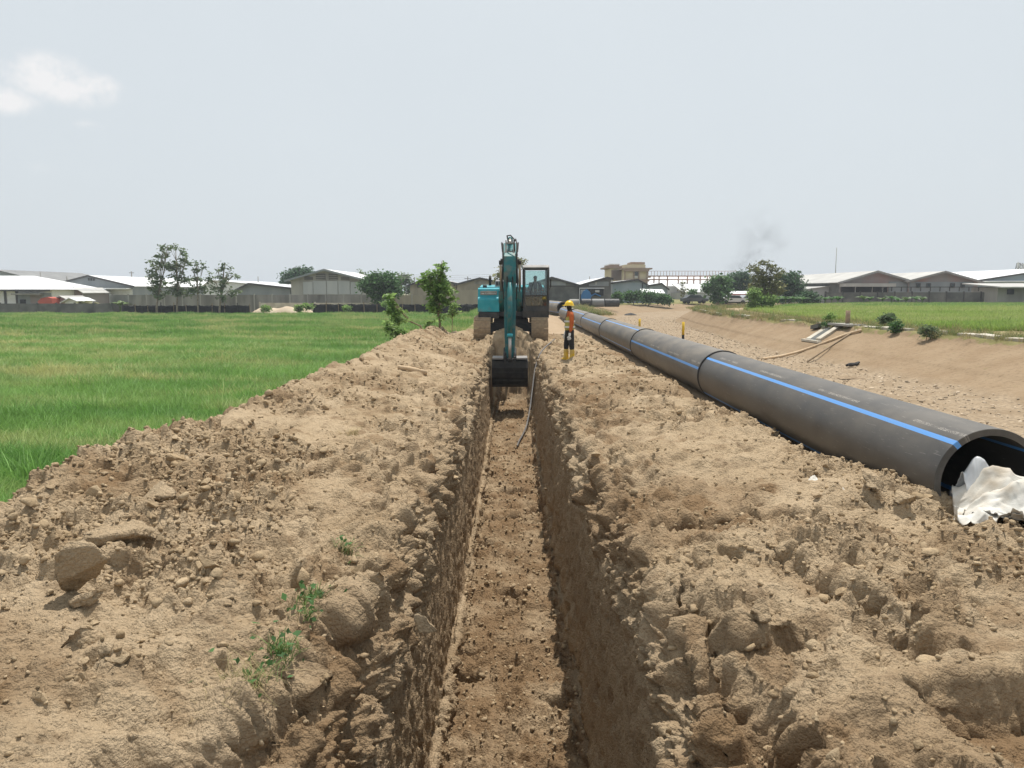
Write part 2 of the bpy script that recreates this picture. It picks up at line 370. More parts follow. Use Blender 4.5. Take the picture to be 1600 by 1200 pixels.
# normals of the smooth section
tx = np.gradient(GX, axis=1); tz = np.gradient(GZ, axis=1); ln = np.sqrt(tx * tx + tz * tz) + 1e-9
NX, NZ = -tz / ln, tx / ln
# large forms (as heights), only on the spoil
MOUND = .62 * np.exp(-((GX / .75) ** 2) - ((GY - 30.0) / 1.3) ** 2) + .22 * np.exp(-(((GX - .9) / .8) ** 2) - ((GY - 28.6) / .8) ** 2)
LZ = .13 * fbm(P, .55, 3, 11) * spoil + MOUND
def scarp(p0, p1, h, width=.12, fall=1.2, wob=.20, seed=3):
    """ground drops by h across the line p0->p1 towards its left side, easing back over 'fall' metres"""
    p0 = np.array(p0); p1 = np.array(p1); d = p1 - p0; L = np.hypot(*d); d = d / L; n = np.array([-d[1], d[0]])
    u = (GX - p0[0]) * d[0] + (GY - p0[1]) * d[1]; s = (GX - p0[0]) * n[0] + (GY - p0[1]) * n[1]
    s = s + wob * fbm(P, 2.2, 3, seed)
    along = sstep(-.25, .25, u) * (1 - sstep(L - .25, L + .25, u))
    drop = sstep(0, width, s) * (1 - sstep(width * 1.5, fall, s)) 
    return -h * drop * along
def g2(px, py, z=0.05): 
    v = gp(px, py, z); return (v.x, v.y)
for (a, b, h, w, f) in [((1120, 900), (1280, 1170), .20, .12, .6), ((1240, 860), (1540, 1040), .16, .14, .8), ((1420, 1080), (1680, 1040), .30, .16, 1.3), ((1050, 800), (1260, 806), .11, .07, .5), ((1150, 985), (1230, 975), .14, .06, .3), ((980, 1010), (1010, 1190), .12, .1, .4)]:
    LZ += scarp(g2(*b), g2(*a), h, w, f, seed=int(abs(a[0]))) * spoil
for (a, b, h, w, f) in [((560, 850), (430, 1010), .20, .10, 1.6), ((430, 1010), (300, 1110), .22, .10, 1.4), ((300, 1110), (60, 1210), .22, .1, 1.2), ((440, 735), (560, 735), .08, .08, .6), ((640, 780), (600, 900), .12, .1, .5)]:
    LZ += scarp(g2(*a), g2(*b), h * .9, w * 1.7, f, seed=int(abs(a[0]))) * spoil
lump = sstep(-.20, .26, fbm(P, .8, 3, 31))             # where the soil is lumpy rather than smooth
lump = np.clip(.34 + .66 * np.maximum(lump, slope), 0, 1)
b1, id1, c1 = worley2(AU, GY, 3.6, 5)
b2, id2, c2 = worley2(AU + .3 * b1, GY, 8.5, 6)
b3, id3, c3 = worley2(AU, GY, 20, 8)
dome = lambda t: t * t * (3 - 2 * t)
lum1 = dome(np.clip(1.15 - b1 * 1.35, 0, 1)) * (id1 > .45) * (.4 + id1)
lum2 = dome(np.clip(1.15 - b2 * 1.4, 0, 1)) * (id2 > .3) * (.3 + id2)
lum3 = dome(np.clip(1.1 - b3 * 1.35, 0, 1)) * (.3 + id3)
fade3 = np.interp(ys, [4.5, 10], [1, .12])[:, None]; fade2 = np.interp(ys, [9, 22], [1, .35])[:, None]
lum3 = lum3 * fade3; lum2 = lum2 * fade2
pit = np.clip(fbm(P, 2.4, 3, 77) - .16, 0, 1)
D = spoil * (.075 * fbm(P, 1.7, 3, 21) + lump * (.085 * lum1 + .062 * lum2 + .030 * lum3) + (.3 + .7 * lump) * .045 * fbm(P, 8, 4, 41, .6) - (.15 + .85 * lump) * .30 * pit)
D += spoil * slope * (.09 * fbm(P, 2.6, 3, 51) - .10 * pit + .05 * fbm(P, 7, 2, 55))
# cut walls: bucket-tooth striations, run along the trench and downwards
Q = P.copy(); Q[..., 2] *= .22
D += wall * (.06 * fbm(Q, 2.2, 3, 61) + .05 * fbm(Q, 9, 3, 62) + .03 * fbm(P, 14, 3, 63) - .10 * np.clip(fbm(P, 1.6, 3, 64) - .2, 0, 1)) * (.6 + .4 * (GX > 0))
# floor: pressed rough clods in shallow crosswise scoops
Q2 = P.copy(); Q2[..., 0] *= .5
D += floorm * (.075 * fbm(Q2, 4.5, 4, 71, .65) + .045 * lum3 * (id3 > .35) + .045 * fbm(P, 20, 3, 72, .7) + .06 * lum2 * (id2 > .6) - .55 * np.clip(fbm(Q2, 3.8, 3, 73) - .20, 0, 1))
b4, id4, c4 = worley2(AU + .02 * fbm(P, 12, 2, 3), GY, 34, 18)
D += (1 - edge) * (1 - .6 * floorm) * (.25 + .75 * lump) * (.010 * np.interp(ys, [3.5, 6.5], [1, 0])[:, None] * dome(np.clip(1.1 - b4 * 1.3, 0, 1)) * (.3 + id4) + .028 * np.interp(ys, [5, 14], [1, .3])[:, None] * fbm(P, 26, 3, 91, .65))
holes = np.clip(fbm(P, 5.5, 3, 99) - .24, 0, 1) * (1 - edge) * (1 - floorm)
D -= .36 * holes * lump
D += end[:, None] * (1 - back)[:, None] * colmask(6, 7, 17, 18)[None, :] * (.26 * fbm(P, 2.3, 3, 123, .6) + .06 * lum2)
BZ = GZ + LZ
Pu = np.stack([np.gradient(GX, axis=1), np.gradient(GY, axis=1), np.gradient(BZ, axis=1)], -1); Pv = np.stack([np.gradient(GX, axis=0), np.gradient(GY, axis=0), np.gradient(BZ, axis=0)], -1)
NN = np.cross(Pu, Pv); NN /= np.linalg.norm(NN, axis=-1, keepdims=True) + 1e-9
PB = np.stack([GX, GY, BZ], -1).astype(np.float32)
steep = np.clip(1 - NN[..., 2] - .12, 0, 1) * spoil
D = D + steep * (.05 * fbm(PB, 5, 3, 201, .6) + .06 * fbm(PB, 13, 4, 205, .7))
GX2 = GX + NN[..., 0] * D; GZ2 = BZ + NN[..., 2] * D
GY2 = GY + NN[..., 1] * D + spoil * lump * .03 * fbm(P, 6, 2, 95)
dugV = np.stack([GX2, GY2, GZ2], -1).reshape(-1, 3)
me = np_mesh('dug_soil', dugV, grid_faces(NR, NC))
moist = (floorm * np.clip(.72 + .9 * fbm(P, 3.0, 3, 111), .25, 1) + wall * .38 + .30 * slope * np.clip(.5 + fbm(P, 1.3, 2, 15), 0, 1) + .50 * spoil * sstep(.05, .4, fbm(P, .6, 3, 97)) + .55 * spoil * sstep(.10, .42, fbm(P, 2.8, 4, 98)))
redz = (sstep(-.3, .4, -LZ - .04))
moist = np.clip(moist + spoil * .7 * np.clip(-LZ - .06, 0, .2) / .2, 0, .95)
a = me.attributes.new('moist', 'FLOAT', 'POINT'); a.data.foreach_set('value', np.ascontiguousarray(moist.ravel(), np.float32))
dug = link('dug_soil', me, M['soil'], None, True); tag(dug, kind='structure')
def soil_z(x, y):
    r = np.argmin(np.abs(ys - y)); lo = max(0, r - 6); blk = dugV.reshape(NR, NC, 3)[lo:r + 7].reshape(-1, 3)
    d = (blk[:, 0] - x) ** 2 + (blk[:, 1] - y) ** 2; i = np.argsort(d)[:4]
    return float(blk[i, 2].mean())

# ------------------------------------------------------------------ canal
ST = np.array([[(7.2, -8), (9.5, -8), (14.0, -8), (17.8, -8)], [(7.2, 10), (9.5, 10), (13.8, 10), (17.8, 10)], [(7.2, 25), (9.5, 25), (13.4, 25), (17.5, 25)],
               [(7.2, 40), (9.5, 40), (12.8, 40), (16.0, 41)], [(7.2, 56), (9.5, 55), (13.7, 52), (15.6, 52)], [(7.5, 74), (9.8, 71), (14.8, 66), (16.5, 66)],
               [(9.5, 95), (12, 88), (17.6, 82), (19.4, 79)], [(18, 117), (19, 108), (28, 98), (29, 89)], [(38, 131), (39, 123), (46, 108), (47, 98)], [(80, 142), (80, 134), (82, 118), (82, 108)]], float)
def catmull(A, n):
    m = len(A); out = []
    for t in np.linspace(0, m - 1, n):
        i = min(int(t), m - 2); f = t - i
        p0, p1, p2, p3 = A[max(i - 1, 0)], A[i], A[i + 1], A[min(i + 2, m - 1)]
        out.append(.5 * ((2 * p1) + (-p0 + p2) * f + (2 * p0 - 5 * p1 + 4 * p2 - p3) * f * f + (-p0 + 3 * p1 - 3 * p2 + p3) * f ** 3))
    return np.array(out)
SS = catmull(ST, 300)
LCp, RCp = SS[:, 0], SS[:, 3]
ZC = [0.0, -1.0, -1.0, .3]
segs = [('fl', 4), ('lb', 26), ('bed', 56), ('rb', 50), ('fr', 5)]
rows_x, rows_y, rows_z, kind_t = [], [], [], []
for s in SS:
    uL = (s[0] - s[1]) / np.linalg.norm(s[0] - s[1]); uR = (s[3] - s[2]) / np.linalg.norm(s[3] - s[2])
    pts = [(*(s[0] + uL * 1.2), -.12), (*(s[0] + uL * .15), .03), (*s[1], -1.0), (*s[2], -1.0), (*(s[3] - uR * .1), .33), (*(s[3] + uR * 1.3), .16)]
    row = []
    for k, (nm, c) in enumerate(segs):
        p, q = np.array(pts[k]), np.array(pts[k + 1])
        for j in range(c): row.append(np.append(p + (q - p) * j / c, k + j / c))
    row.append(np.append(pts[-1], 5)); rows_x.append(row)
CG = np.array(rows_x); cr, cc = CG.shape[:2]
CP = CG[..., :3].astype(np.float32).copy(); kt = CG[..., 3]
for _ in range(4): CP[:, 1:-1, 2] = .25 * CP[:, :-2, 2] + .5 * CP[:, 1:-1, 2] + .25 * CP[:, 2:, 2]
bank = ((kt > 1) & (kt < 2)) | ((kt > 3) & (kt < 4)); bed = np.clip(np.minimum((kt - 1.9) * 8, (3.15 - kt) * 8), 0, 1)
CP[..., 2] += .05 * fbm(CP, .35, 3, 5) + bed * (.035 * fbm(CP, 3.0, 3, 8) + .05 * fbm(CP, 1.0, 2, 9)) + (1 - bed) * .03 * fbm(CP, 1.2, 3, 12)
# shallow ledge running along the right bank
tr = np.clip(kt - 3, 0, 1)
CP[..., 2] += np.where(kt > 3, .05 * sstep(.30, .36, tr) * (1 - sstep(.36, .75, tr)) + .16 * sstep(.84, .9, tr) * (1 - sstep(.92, 1.0, tr)) * (.5 + fbm(CP, .7, 2, 4)), 0)
me = np_mesh('canal', CP.reshape(-1, 3), grid_faces(cr, cc))
a = me.attributes.new('bed', 'FLOAT', 'POINT'); a.data.foreach_set('value', np.ascontiguousarray(bed.ravel(), np.float32))
gr = np.clip(np.where(kt > 4, 1, np.where(kt > 3, sstep(.80, .95, tr), 0)) + np.where(kt < 1.05, sstep(60, 85, CP[..., 1]), 0), 0, 1)
a = me.attributes.new('grass', 'FLOAT', 'POINT'); a.data.foreach_set('value', np.ascontiguousarray(gr.ravel(), np.float32))
def land_mat(name, dirt, dirt2, grass, grass2, stone=None):
    m = bpy.data.materials.new(name); m.use_nodes = True; nt = m.node_tree; L = nt.links.new; bs = nt.nodes['Principled BSDF']
    bs.inputs['Roughness'].default_value = .95; bs.inputs['Specular IOR Level'].default_value = .1
    pos = N(nt, 'ShaderNodeNewGeometry').outputs['Position']
    def nz(s, d, lo, hi, st=(1, 1, 1)):
        mp = N(nt, 'ShaderNodeMapping'); mp.inputs['Scale'].default_value = st; L(pos, mp.inputs[0])
        n = N(nt, 'ShaderNodeTexNoise'); n.inputs['Scale'].default_value = s; n.inputs['Detail'].default_value = d; L(mp.outputs[0], n.inputs['Vector'])
        r = N(nt, 'ShaderNodeMapRange'); r.inputs[1].default_value = lo; r.inputs[2].default_value = hi; L(n.outputs[0], r.inputs[0]); return r.outputs[0]
    def mixc(f, a, b):
        x = N(nt, 'ShaderNodeMix', data_type='RGBA'); L(f, x.inputs[0])
        for q, i in ((a, 6), (b, 7)):
            if isinstance(q, tuple): x.inputs[i].default_value = (*q, 1)
            else: L(q, x.inputs[i])
        return x.outputs[2]
    d = mixc(nz(.9, 6, .35, .65), dirt, dirt2)
    d = mixc(nz(7, 5, .5, .85), d, tuple(x * .72 for x in dirt))
    if stone:
        ab = N(nt, 'ShaderNodeAttribute'); ab.attribute_name = 'bed'
        s = mixc(nz(9, 6, .4, .62), stone, tuple(x * .62 for x in stone))
        s = mixc(nz(1.3, 4, .45, .7), s, tuple(x * .82 for x in dirt2))
        d = mixc(ab.outputs['Fac'], d, s)
    g = mixc(nz(.5, 5, .35, .65), grass, grass2)
    ag = N(nt, 'ShaderNodeAttribute'); ag.attribute_name = 'grass'
    jit = N(nt, 'ShaderNodeMath', operation='MULTIPLY_ADD'); L(nz(2.5, 5, .3, .7), jit.inputs[0]); jit.inputs[1].default_value = .9; jit.inputs[2].default_value = -.45
    ad = N(nt, 'ShaderNodeMath', operation='ADD'); L(ag.outputs['Fac'], ad.inputs[0]); L(jit.outputs[0], ad.inputs[1])
    th = N(nt, 'ShaderNodeMapRange'); th.inputs[1].default_value = .38; th.inputs[2].default_value = .62; L(ad.outputs[0], th.inputs[0])
    c = mixc(th.outputs[0], d, g); L(c, bs.inputs['Base Color'])
    nb = N(nt, 'ShaderNodeTexNoise'); nb.inputs['Scale'].default_value = 12; nb.inputs['Detail'].default_value = 8; nb.inputs['Roughness'].default_value = .7; L(pos, nb.inputs['Vector'])
    bp = N(nt, 'ShaderNodeBump'); bp.inputs['Distance'].default_value = .03; L(nb.outputs[0], bp.inputs['Height']); L(bp.outputs[0], bs.inputs['Normal'])
    return m
M['canal'] = land_mat('dry_canal_earth', (.262, .187, .116), (.305, .226, .146), (.17, .16, .06), (.24, .21, .10), stone=(.37, .285, .195))
M['ground'] = land_mat('ground_earth', (.35, .255, .165), (.39, .295, .20), (.13, .15, .045), (.25, .215, .10))
tag(link('canal_bed_and_banks', me, M['canal'], None, True), kind='structure')

_C = CP.reshape(-1, 3)[(CP[..., 1] > 8).ravel()]
_cz = (_C[:, 2] - CAMZ) * math.cos(PITCH) + _C[:, 1] * math.sin(PITCH); _cd = _C[:, 1] * math.cos(PITCH) - (_C[:, 2] - CAMZ) * math.sin(PITCH)
_cpx = 800 + FPX * _C[:, 0] / _cd; _cpy = 600 - FPX * _cz / _cd
def onbank(px, py):
    """point of the canal surface seen at a photo pixel"""
    return Vector(_C[np.argmin((_cpx - px) ** 2 + (_cpy - py) ** 2)])
# ------------------------------------------------------------------ ground sheet
gx = np.unique(np.round(np.concatenate([-np.geomspace(8, 2500, 34), np.arange(-8, 74, .7), np.geomspace(74, 2500, 30), [-5.0, 3.55]]), 3))
gy = np.unique(np.round(np.concatenate([-np.geomspace(4, 400, 12), np.arange(-4, 152, .8), np.geomspace(152, 4000, 34), [36.0]]), 3))
XX, YY = np.meshgrid(gx, gy)
RCx = np.interp(YY, RCp[:, 1], RCp[:, 0])
poly = np.concatenate([LCp, RCp[::-1]])
def inside(x, y, poly):
    c = np.zeros(x.shape, bool); n = len(poly)
    for i in range(n):
        x0, y0 = poly[i]; x1, y1 = poly[i - 1]
        if y0 == y1: continue
        t = ((y0 > y) != (y1 > y)) & (x < (x1 - x0) * (y - y0) / (y1 - y0) + x0); c ^= t
    return c
ins = np.zeros(XX.shape, bool); poly_s = np.concatenate([LCp[::4], RCp[::-4]])
for ox, oy in ((0, 0), (.55, 0), (-.55, 0), (0, .55), (0, -.55)): ins |= inside(XX + ox, YY + oy, poly_s)
left = XX < -4.3
rightside = (XX > RCx) & (YY < 108)
ZZ = np.where(left, -1.12, 0.0)
ZZ = np.where((XX > 3) & (XX < 7) & (YY < 60), np.interp(XX, [3, 5.2, 6.6], [-.22, -.22, 0]) * np.interp(YY, [50, 60], [1, 0]), ZZ)
ZZ = np.where(rightside, .12 + .18 * np.exp(-np.clip(XX - RCx, 0, 50) / 3.5), ZZ)
far_l = YY > 96
ZZ = np.where(~left & (XX < -2.5) & (YY > 36), -.5, ZZ)
ZZ += .02 * fbm(np.stack([XX, YY, XX * 0], -1), .8, 2, 3) * (YY < 200)
ZZ = np.where(ins, -3.2, ZZ)
grass = np.where(left, 1.0, 0.0)
grass = np.where((XX > -4.3) & (XX < -1.6) & (YY > 36), 1.0, grass)
grass = np.where((YY > 66) & (XX > 3.2) & ~rightside, .75, grass); grass = np.where((YY > 84) & (XX > -2) & ~rightside, .85, grass)
rel = XX - RCx
grass = np.where(rightside, np.where((rel > 2.2) & (rel < 4.4) & (YY > 30), .15, .72), grass)
grass = np.where((YY > 150), .75, grass)
keep = ~((XX[:-1, :-1] >= -5.01) & (XX[1:, 1:] <= 3.56) & (YY[1:, 1:] <= 36.01) & (YY[:-1, :-1] >= -3.9))
F = grid_faces(*XX.shape)[keep.ravel()]
me = np_mesh('ground', np.stack([XX, YY, ZZ], -1).reshape(-1, 3), F)
a = me.attributes.new('grass', 'FLOAT', 'POINT'); a.data.foreach_set('value', np.ascontiguousarray(grass.ravel(), np.float32))
tag(link('ground', me, M['ground'], None, True), kind='structure')
# paddy soil under the rice
M['paddy'] = mat('paddy_mud', (.055, .075, .028), (.09, .10, .04), .6, .8, .02, 8)
def field(name, x0, x1, y0, y1, z, poly=None):
    v = [(x0, y0, z), (x1, y0, z), (x1, y1, z), (x0, y1, z)] if poly is None else [(x, y, z) for x, y in poly]
    m = bpy.data.meshes.new(name); m.from_pydata(v, [], [tuple(range(len(v)))]); return tag(link(name, m, M['paddy']), kind='structure')
field('rice_field', -170, -4.5, -4, 97, -1.04)

# ------------------------------------------------------------------ clods and stones on the soil
def rock_mesh(name, sub, seed, cuts=9, mat_=None):
    r = random.Random(seed); bm = bmesh.new(); bmesh.ops.create_icosphere(bm, subdivisions=sub, radius=1)
    pl = []
    for _ in range(cuts):
        n = Vector((r.gauss(0, 1), r.gauss(0, 1), r.gauss(0, 1))).normalized(); pl.append((n, r.uniform(.36, .78)))
    s = Vector((r.uniform(.75, 1.25), r.uniform(.7, 1.1), r.uniform(.5, .8)))
    for v in bm.verts:
        p = v.co * (1 + r.uniform(-.14, .14) / (1 if sub < 3 else 1.6))
        for n, d in pl:
            k = p.dot(n) - d
            if k > 0: p -= n * k
        v.co = Vector((p.x * s.x, p.y * s.y, p.z * s.z))
    me = bpy.data.meshes.new(name); bm.to_mesh(me); bm.free(); me.materials.append(mat_ or M['clod']); return me
small = [rock_mesh('small_clod', 1, s, 5) for s in range(8)]
mid = [rock_mesh('mid_clod', 2, 50 + s, 9) for s in range(10)]
big = [rock_mesh('earth_clod', 3, 90 + s, 12) for s in range(10)]
def tri_arrays(me):
    V = np.empty(len(me.vertices) * 3, np.float32); me.vertices.foreach_get('co', V); F = np.array([p.vertices[:] for p in me.polygons]); return V.reshape(-1, 3), F
def rot_mats(n):
    q = rng.normal(size=(n, 4)); q /= np.linalg.norm(q, axis=1)[:, None]; w, x, y, z = q.T
    return np.stack([np.stack([1 - 2 * (y * y + z * z), 2 * (x * y - z * w), 2 * (x * z + y * w)], -1), np.stack([2 * (x * y + z * w), 1 - 2 * (x * x + z * z), 2 * (y * z - x * w)], -1), np.stack([2 * (x * z - y * w), 2 * (y * z + x * w), 1 - 2 * (x * x + y * y)], -1)], 1)
def scatter_mesh(name, srcs, pos, size, mat_, label=None, sink=.25):
    VV, FF, b = [], [], 0
    which = rng.integers(0, len(srcs), len(pos))
    for k, s in enumerate(srcs):
        V, F = tri_arrays(s); idx = np.where(which == k)[0]
        if not len(idx): continue
        Rm = rot_mats(len(idx)); W = np.einsum('nij,vj->nvi', Rm, V) * size[idx][:, None, None]
        W[..., 2] *= .8
        W = W + pos[idx][:, None, :]; W[..., 2] += (size[idx] * sink)[:, None]
        VV.append(W.reshape(-1, 3)); FF.append((F[None] + (np.arange(len(idx)) * len(V))[:, None, None]).reshape(-1, 3) + b); b += len(idx) * len(V)
    me = np_mesh(name, np.concatenate(VV), np.concatenate(FF), 3)
    o = link(name, me, mat_); return tag(o, label, kind='stuff')
prob = (spoil * (.05 + lump ** 2) * (1 - edge) * (1 - .5 * slope) + 1.1 * floorm + .5 * (end * (1 - back))[:, None])
prob = prob * (1 + 2.2 * ((GX < -1.9) & (GY < 9)) + .8 * ((GX > 1.2) & (GY < 8)))
prob[ys < 2.7] = 0; prob[ys > 33] = 0
def pick(n, pw=1.0, ylo=2.7, yhi=33):
    p = (prob ** pw) * ((ys > ylo) & (ys < yhi))[:, None] * (np.gradient(AU, axis=1))
    p = p.ravel(); p = p / p.sum(); return dugV[rng.choice(len(p), n, p=p)]
ps = pick(26000); sz = np.exp(rng.normal(math.log(.0125), .45, len(ps))) * (.6 + .10 * ps[:, 1]).clip(.8, 2.2)
scatter_mesh('soil_crumbs', small, ps, sz.clip(.006, .06), M['clod'], 'loose crumbs of dry soil scattered over the spoil heaps')
pm = pick(3000, 1.3); sz = np.exp(rng.normal(math.log(.028), .42, len(pm))) * (.75 + .045 * pm[:, 1]).clip(.8, 1.8)
sz = np.where(np.abs(pm[:, 0]) < .62, sz * .6, sz)
scatter_mesh('small_earth_clods', mid, pm, sz.clip(.015, .085), M['clod'], 'small dry earth clods lying over the spoil heaps')
def rough_block(seed):
    r = random.Random(seed); bm = bmesh.new(); bmesh.ops.create_icosphere(bm, subdivisions=4, radius=1.0); V = np.array([v.co[:] for v in bm.verts])
    for _ in range(11):
        n = np.array([r.gauss(0, 1) for _ in range(3)]); n /= np.linalg.norm(n); d = r.uniform(.25, .6); k = np.clip(V @ n - d, 0, None); V = V - k[:, None] * n * .98
    Vn = V + seed * .37; nn = V / (np.linalg.norm(V, axis=1)[:, None] + 1e-6)
    V = V + nn * (.10 * fbm(Vn, 2.4, 4, seed, .65) + .09 * fbm(Vn, 7, 4, seed + 3, .7) - .22 * np.clip(fbm(Vn, 3.2, 2, seed + 5) - .12, 0, 1))[:, None]
    for v, c in zip(bm.verts, V): v.co = c
    me = bpy.data.meshes.new('earth_block'); bm.to_mesh(me); bm.free(); me.materials.append(M['soil']); me.polygons.foreach_set('use_smooth', np.ones(len(me.polygons), bool)); return me
# the clods one can pick out
pb = pick(1500, 1.3, 3.2, 26); pb = pb[(np.abs(pb[:, 0]) > 1.0)][:150]
for i, p in enumerate(pb):
    o = bpy.data.objects.new('earth_clod', big[i % len(big)]); COL.objects.link(o)
    s = float(np.clip(np.exp(random.gauss(math.log(.052), .35)) * (.8 + .03 * p[1]), .035, .15)); o.scale = (s, s, s * .85)
    o.location = (p[0], p[1], p[2] + .18 * s); o.rotation_euler = (random.uniform(-.5, .5), random.uniform(-.5, .5), random.uniform(0, 6.28))
    tag(o, 'dry tan earth clod lying loose on the spoil beside the trench', 'earth clod', 'earth clods lying on the spoil heaps')
for (px, py, s, lab, rot, sq) in [
    (122, 893, .19, 'largest grey earth block tipped up on the left spoil heap', (.45, .35, .5), (1.0, .7, 1.15)),
    (165, 872, .17, 'squat earth block leaning behind the largest tipped block', (.2, -.3, 1.8), (1.1, .8, .8)),
    (124, 916, .14, 'upright wedge of earth standing against the front of the largest tipped block', (.1, .9, 2.8), (.5, .6, 1.3)),
    (136, 936, .13, 'low flat earth clod at the foot of the upright wedge', (.1, -.4, .4), (1.3, .9, .7)),
    (245, 778, .24, 'flat cracked slab of earth below the paddy edge of the left heap', (.05, .1, 2.3), (1.2, 1.0, .7)),
    (205, 828, .28, 'pale flat topped earth lump in the middle of the left heap', (.1, .1, .2), (1.2, .9, .6)),
    (218, 862, .10, 'dark sided earth clod just below the pale flat topped lump', (.5, .3, 2.2), (1, .8, .9)),
    (140, 1010, .16, 'loose pair half pale earth clod low on the left heap above a smooth patch', (.2, .2, 1.3), (1.2, .9, .8)),
    (168, 1014, .08, 'smaller dark clod touching the low pale clod on the left heap', (.4, .2, 2.3), (1, .9, 1)),
    (665, 980, .13, 'rounded earth lump hanging at the left trench edge', (.3, .2, .3), (1, .9, .9)),
    (1185, 953, .13, 'broad earth lump with a dark hollow beneath on the right heap', (.2, .1, 1), (1.3, .8, .8)),
    (1280, 775, .055, 'rounded pale stone beside the white scraps near the pipe', (0, 0, .4), (1.1, .9, .7)),
    (1370, 755, .16, 'crumbling earth lump pushed up against the pipe near its open end', (.2, .3, .4), (1.4, 1, .9)),
    (1410, 780, .12, 'smaller crumbling earth lump beside the pipe end and white sack', (.1, .3, 2.4), (1.2, 1, .8))]:
    p = gp(px, py, .12); 
    for _ in range(4): z = soil_z(p.x, p.y); p = gp(px, py, z + s * .25)
    o = bpy.data.objects.new('earth_clod' if 'stone' not in lab else 'stone', rough_block(px)); COL.objects.link(o)
    o.scale = tuple(s * k for k in sq); o.location = p; o.rotation_euler = rot; tag(o, lab, 'earth clod' if 'stone' not in lab else 'stone')
# stones on the canal bed
pp = CP[(bed > .5) & (CP[..., 1] > 8) & (CP[..., 1] < 90)]; pp = pp[rng.integers(0, len(pp), 7000)] + np.column_stack([rng.normal(0, .15, 7000), rng.normal(0, .2, 7000), np.zeros(7000)]).astype(np.float32)
M['pebble'] = mat('canal_stone', (.35, .27, .185), (.44, .355, .26), 4, .9, island=.3)
scatter_mesh('canal_gravel', small, pp, np.exp(rng.normal(math.log(.042), .4, len(pp))), M['pebble'], 'pale broken stones covering the dry canal bed', -.1)

# ------------------------------------------------------------------ pipeline
def pipe_mat(name, stripes, dust):
    m = bpy.data.materials.new(name); m.use_nodes = True; nt = m.node_tree; L = nt.links.new; bs = nt.nodes['Principled BSDF']
    bs.inputs['Specular IOR Level'].default_value = .45
    def math_(op, a, b=None, c=None):
        n = N(nt, 'ShaderNodeMath', operation=op)
        for i, q in enumerate((a, b, c)):
            if q is None: continue
            if isinstance(q, (int, float)): n.inputs[i].default_value = q
            else: L(q, n.inputs[i])
        return n.outputs[0]
    uv = N(nt, 'ShaderNodeUVMap'); sp = N(nt, 'ShaderNodeSeparateXYZ'); L(uv.outputs[0], sp.inputs[0]); u, v = sp.outputs[0], sp.outputs[1]   # u metres along, v turn 0..1
    pos = N(nt, 'ShaderNodeTexCoord').outputs['Object']
    def nz(s, d, lo, hi, st=(1, 1, 1)):
        mp = N(nt, 'ShaderNodeMapping'); mp.inputs['Scale'].default_value = st; L(pos, mp.inputs[0])
        n = N(nt, 'ShaderNodeTexNoise'); n.inputs['Scale'].default_value = s; n.inputs['Detail'].default_value = d; n.inputs['Roughness'].default_value = .6; L(mp.outputs[0], n.inputs['Vector'])
        r = N(nt, 'ShaderNodeMapRange'); r.inputs[1].default_value = lo; r.inputs[2].default_value = hi; L(n.outputs[0], r.inputs[0]); return r.outputs[0]
    def mixc(f, a, b):
        x = N(nt, 'ShaderNodeMix', data_type='RGBA')
        if isinstance(f, (int, float)): x.inputs[0].default_value = f
        else: L(f, x.inputs[0])
        for q, i in ((a, 6), (b, 7)):
            if isinstance(q, tuple): x.inputs[i].default_value = (*q, 1)
            else: L(q, x.inputs[i])
        return x.outputs[2]
    col = mixc(nz(1.2, 5, .3, .7), (.030, .030, .031), (.050, .047, .044))
    bl = None
    for s in stripes:
        d = math_('ABSOLUTE', math_('SUBTRACT', v, s)); f = math_('LESS_THAN', d, .0082)
        bl = f if bl is None else math_('MAXIMUM', bl, f)
    col = mixc(bl, col, (.075, .27, .64))
    # printed lettering: broken pale dashes beside the first stripe
    wv = math_('LESS_THAN', math_('ABSOLUTE', math_('SUBTRACT', v, stripes[0] + .034)), .006)
    seg = math_('GREATER_THAN', math_('SINE', math_('MULTIPLY_ADD', u, 2.6, .8)), .05)
    n1 = N(nt, 'ShaderNodeTexNoise', noise_dimensions='2D'); n1.inputs['Scale'].default_value = 1; n1.inputs['Detail'].default_value = 1
    cb = N(nt, 'ShaderNodeCombineXYZ'); L(math_('MULTIPLY', u, 55), cb.inputs[0]); L(math_('MULTIPLY', v, 240), cb.inputs[1]); L(cb.outputs[0], n1.inputs[0])
    let = math_('MULTIPLY', math_('MULTIPLY', wv, seg), math_('MULTIPLY', math_('GREATER_THAN', n1.outputs[0], .5), nz(4, 2, .35, .55)))
    col = mixc(math_('MULTIPLY', let, .45), col, (.55, .5, .44))
    # dust: thin film everywhere, thicker scuffs and streaks
    dusty = math_('ADD', math_('MULTIPLY', nz(1.7, 7, .36, .70), .50), math_('MULTIPLY', nz(7, 7, .45, .75, (1, .3, 1)), .42))
    geo = N(nt, 'ShaderNodeNewGeometry'); sn = N(nt, 'ShaderNodeSeparateXYZ'); L(geo.outputs['Normal'], sn.inputs[0])
    settle = math_('MULTIPLY', math_('MAXIMUM', sn.outputs[2], 0), .30)
    dd = math_('MULTIPLY', math_('ADD', math_('ADD', dusty, settle), .08), dust)
    dd = math_('MULTIPLY', dd, math_('SUBTRACT', 1, math_('MULTIPLY', bl, .55)))
    col = mixc(dd, col, (.255, .225, .185))
    scr = math_('MULTIPLY', nz(5, 2, .66, .70, (14, 1, 14)), .30)
    col = mixc(scr, col, (.34, .31, .28))
    L(col, bs.inputs['Base Color'])
    L(math_('MULTIPLY_ADD', dd, .55, .38), bs.inputs['Roughness'])
    return m
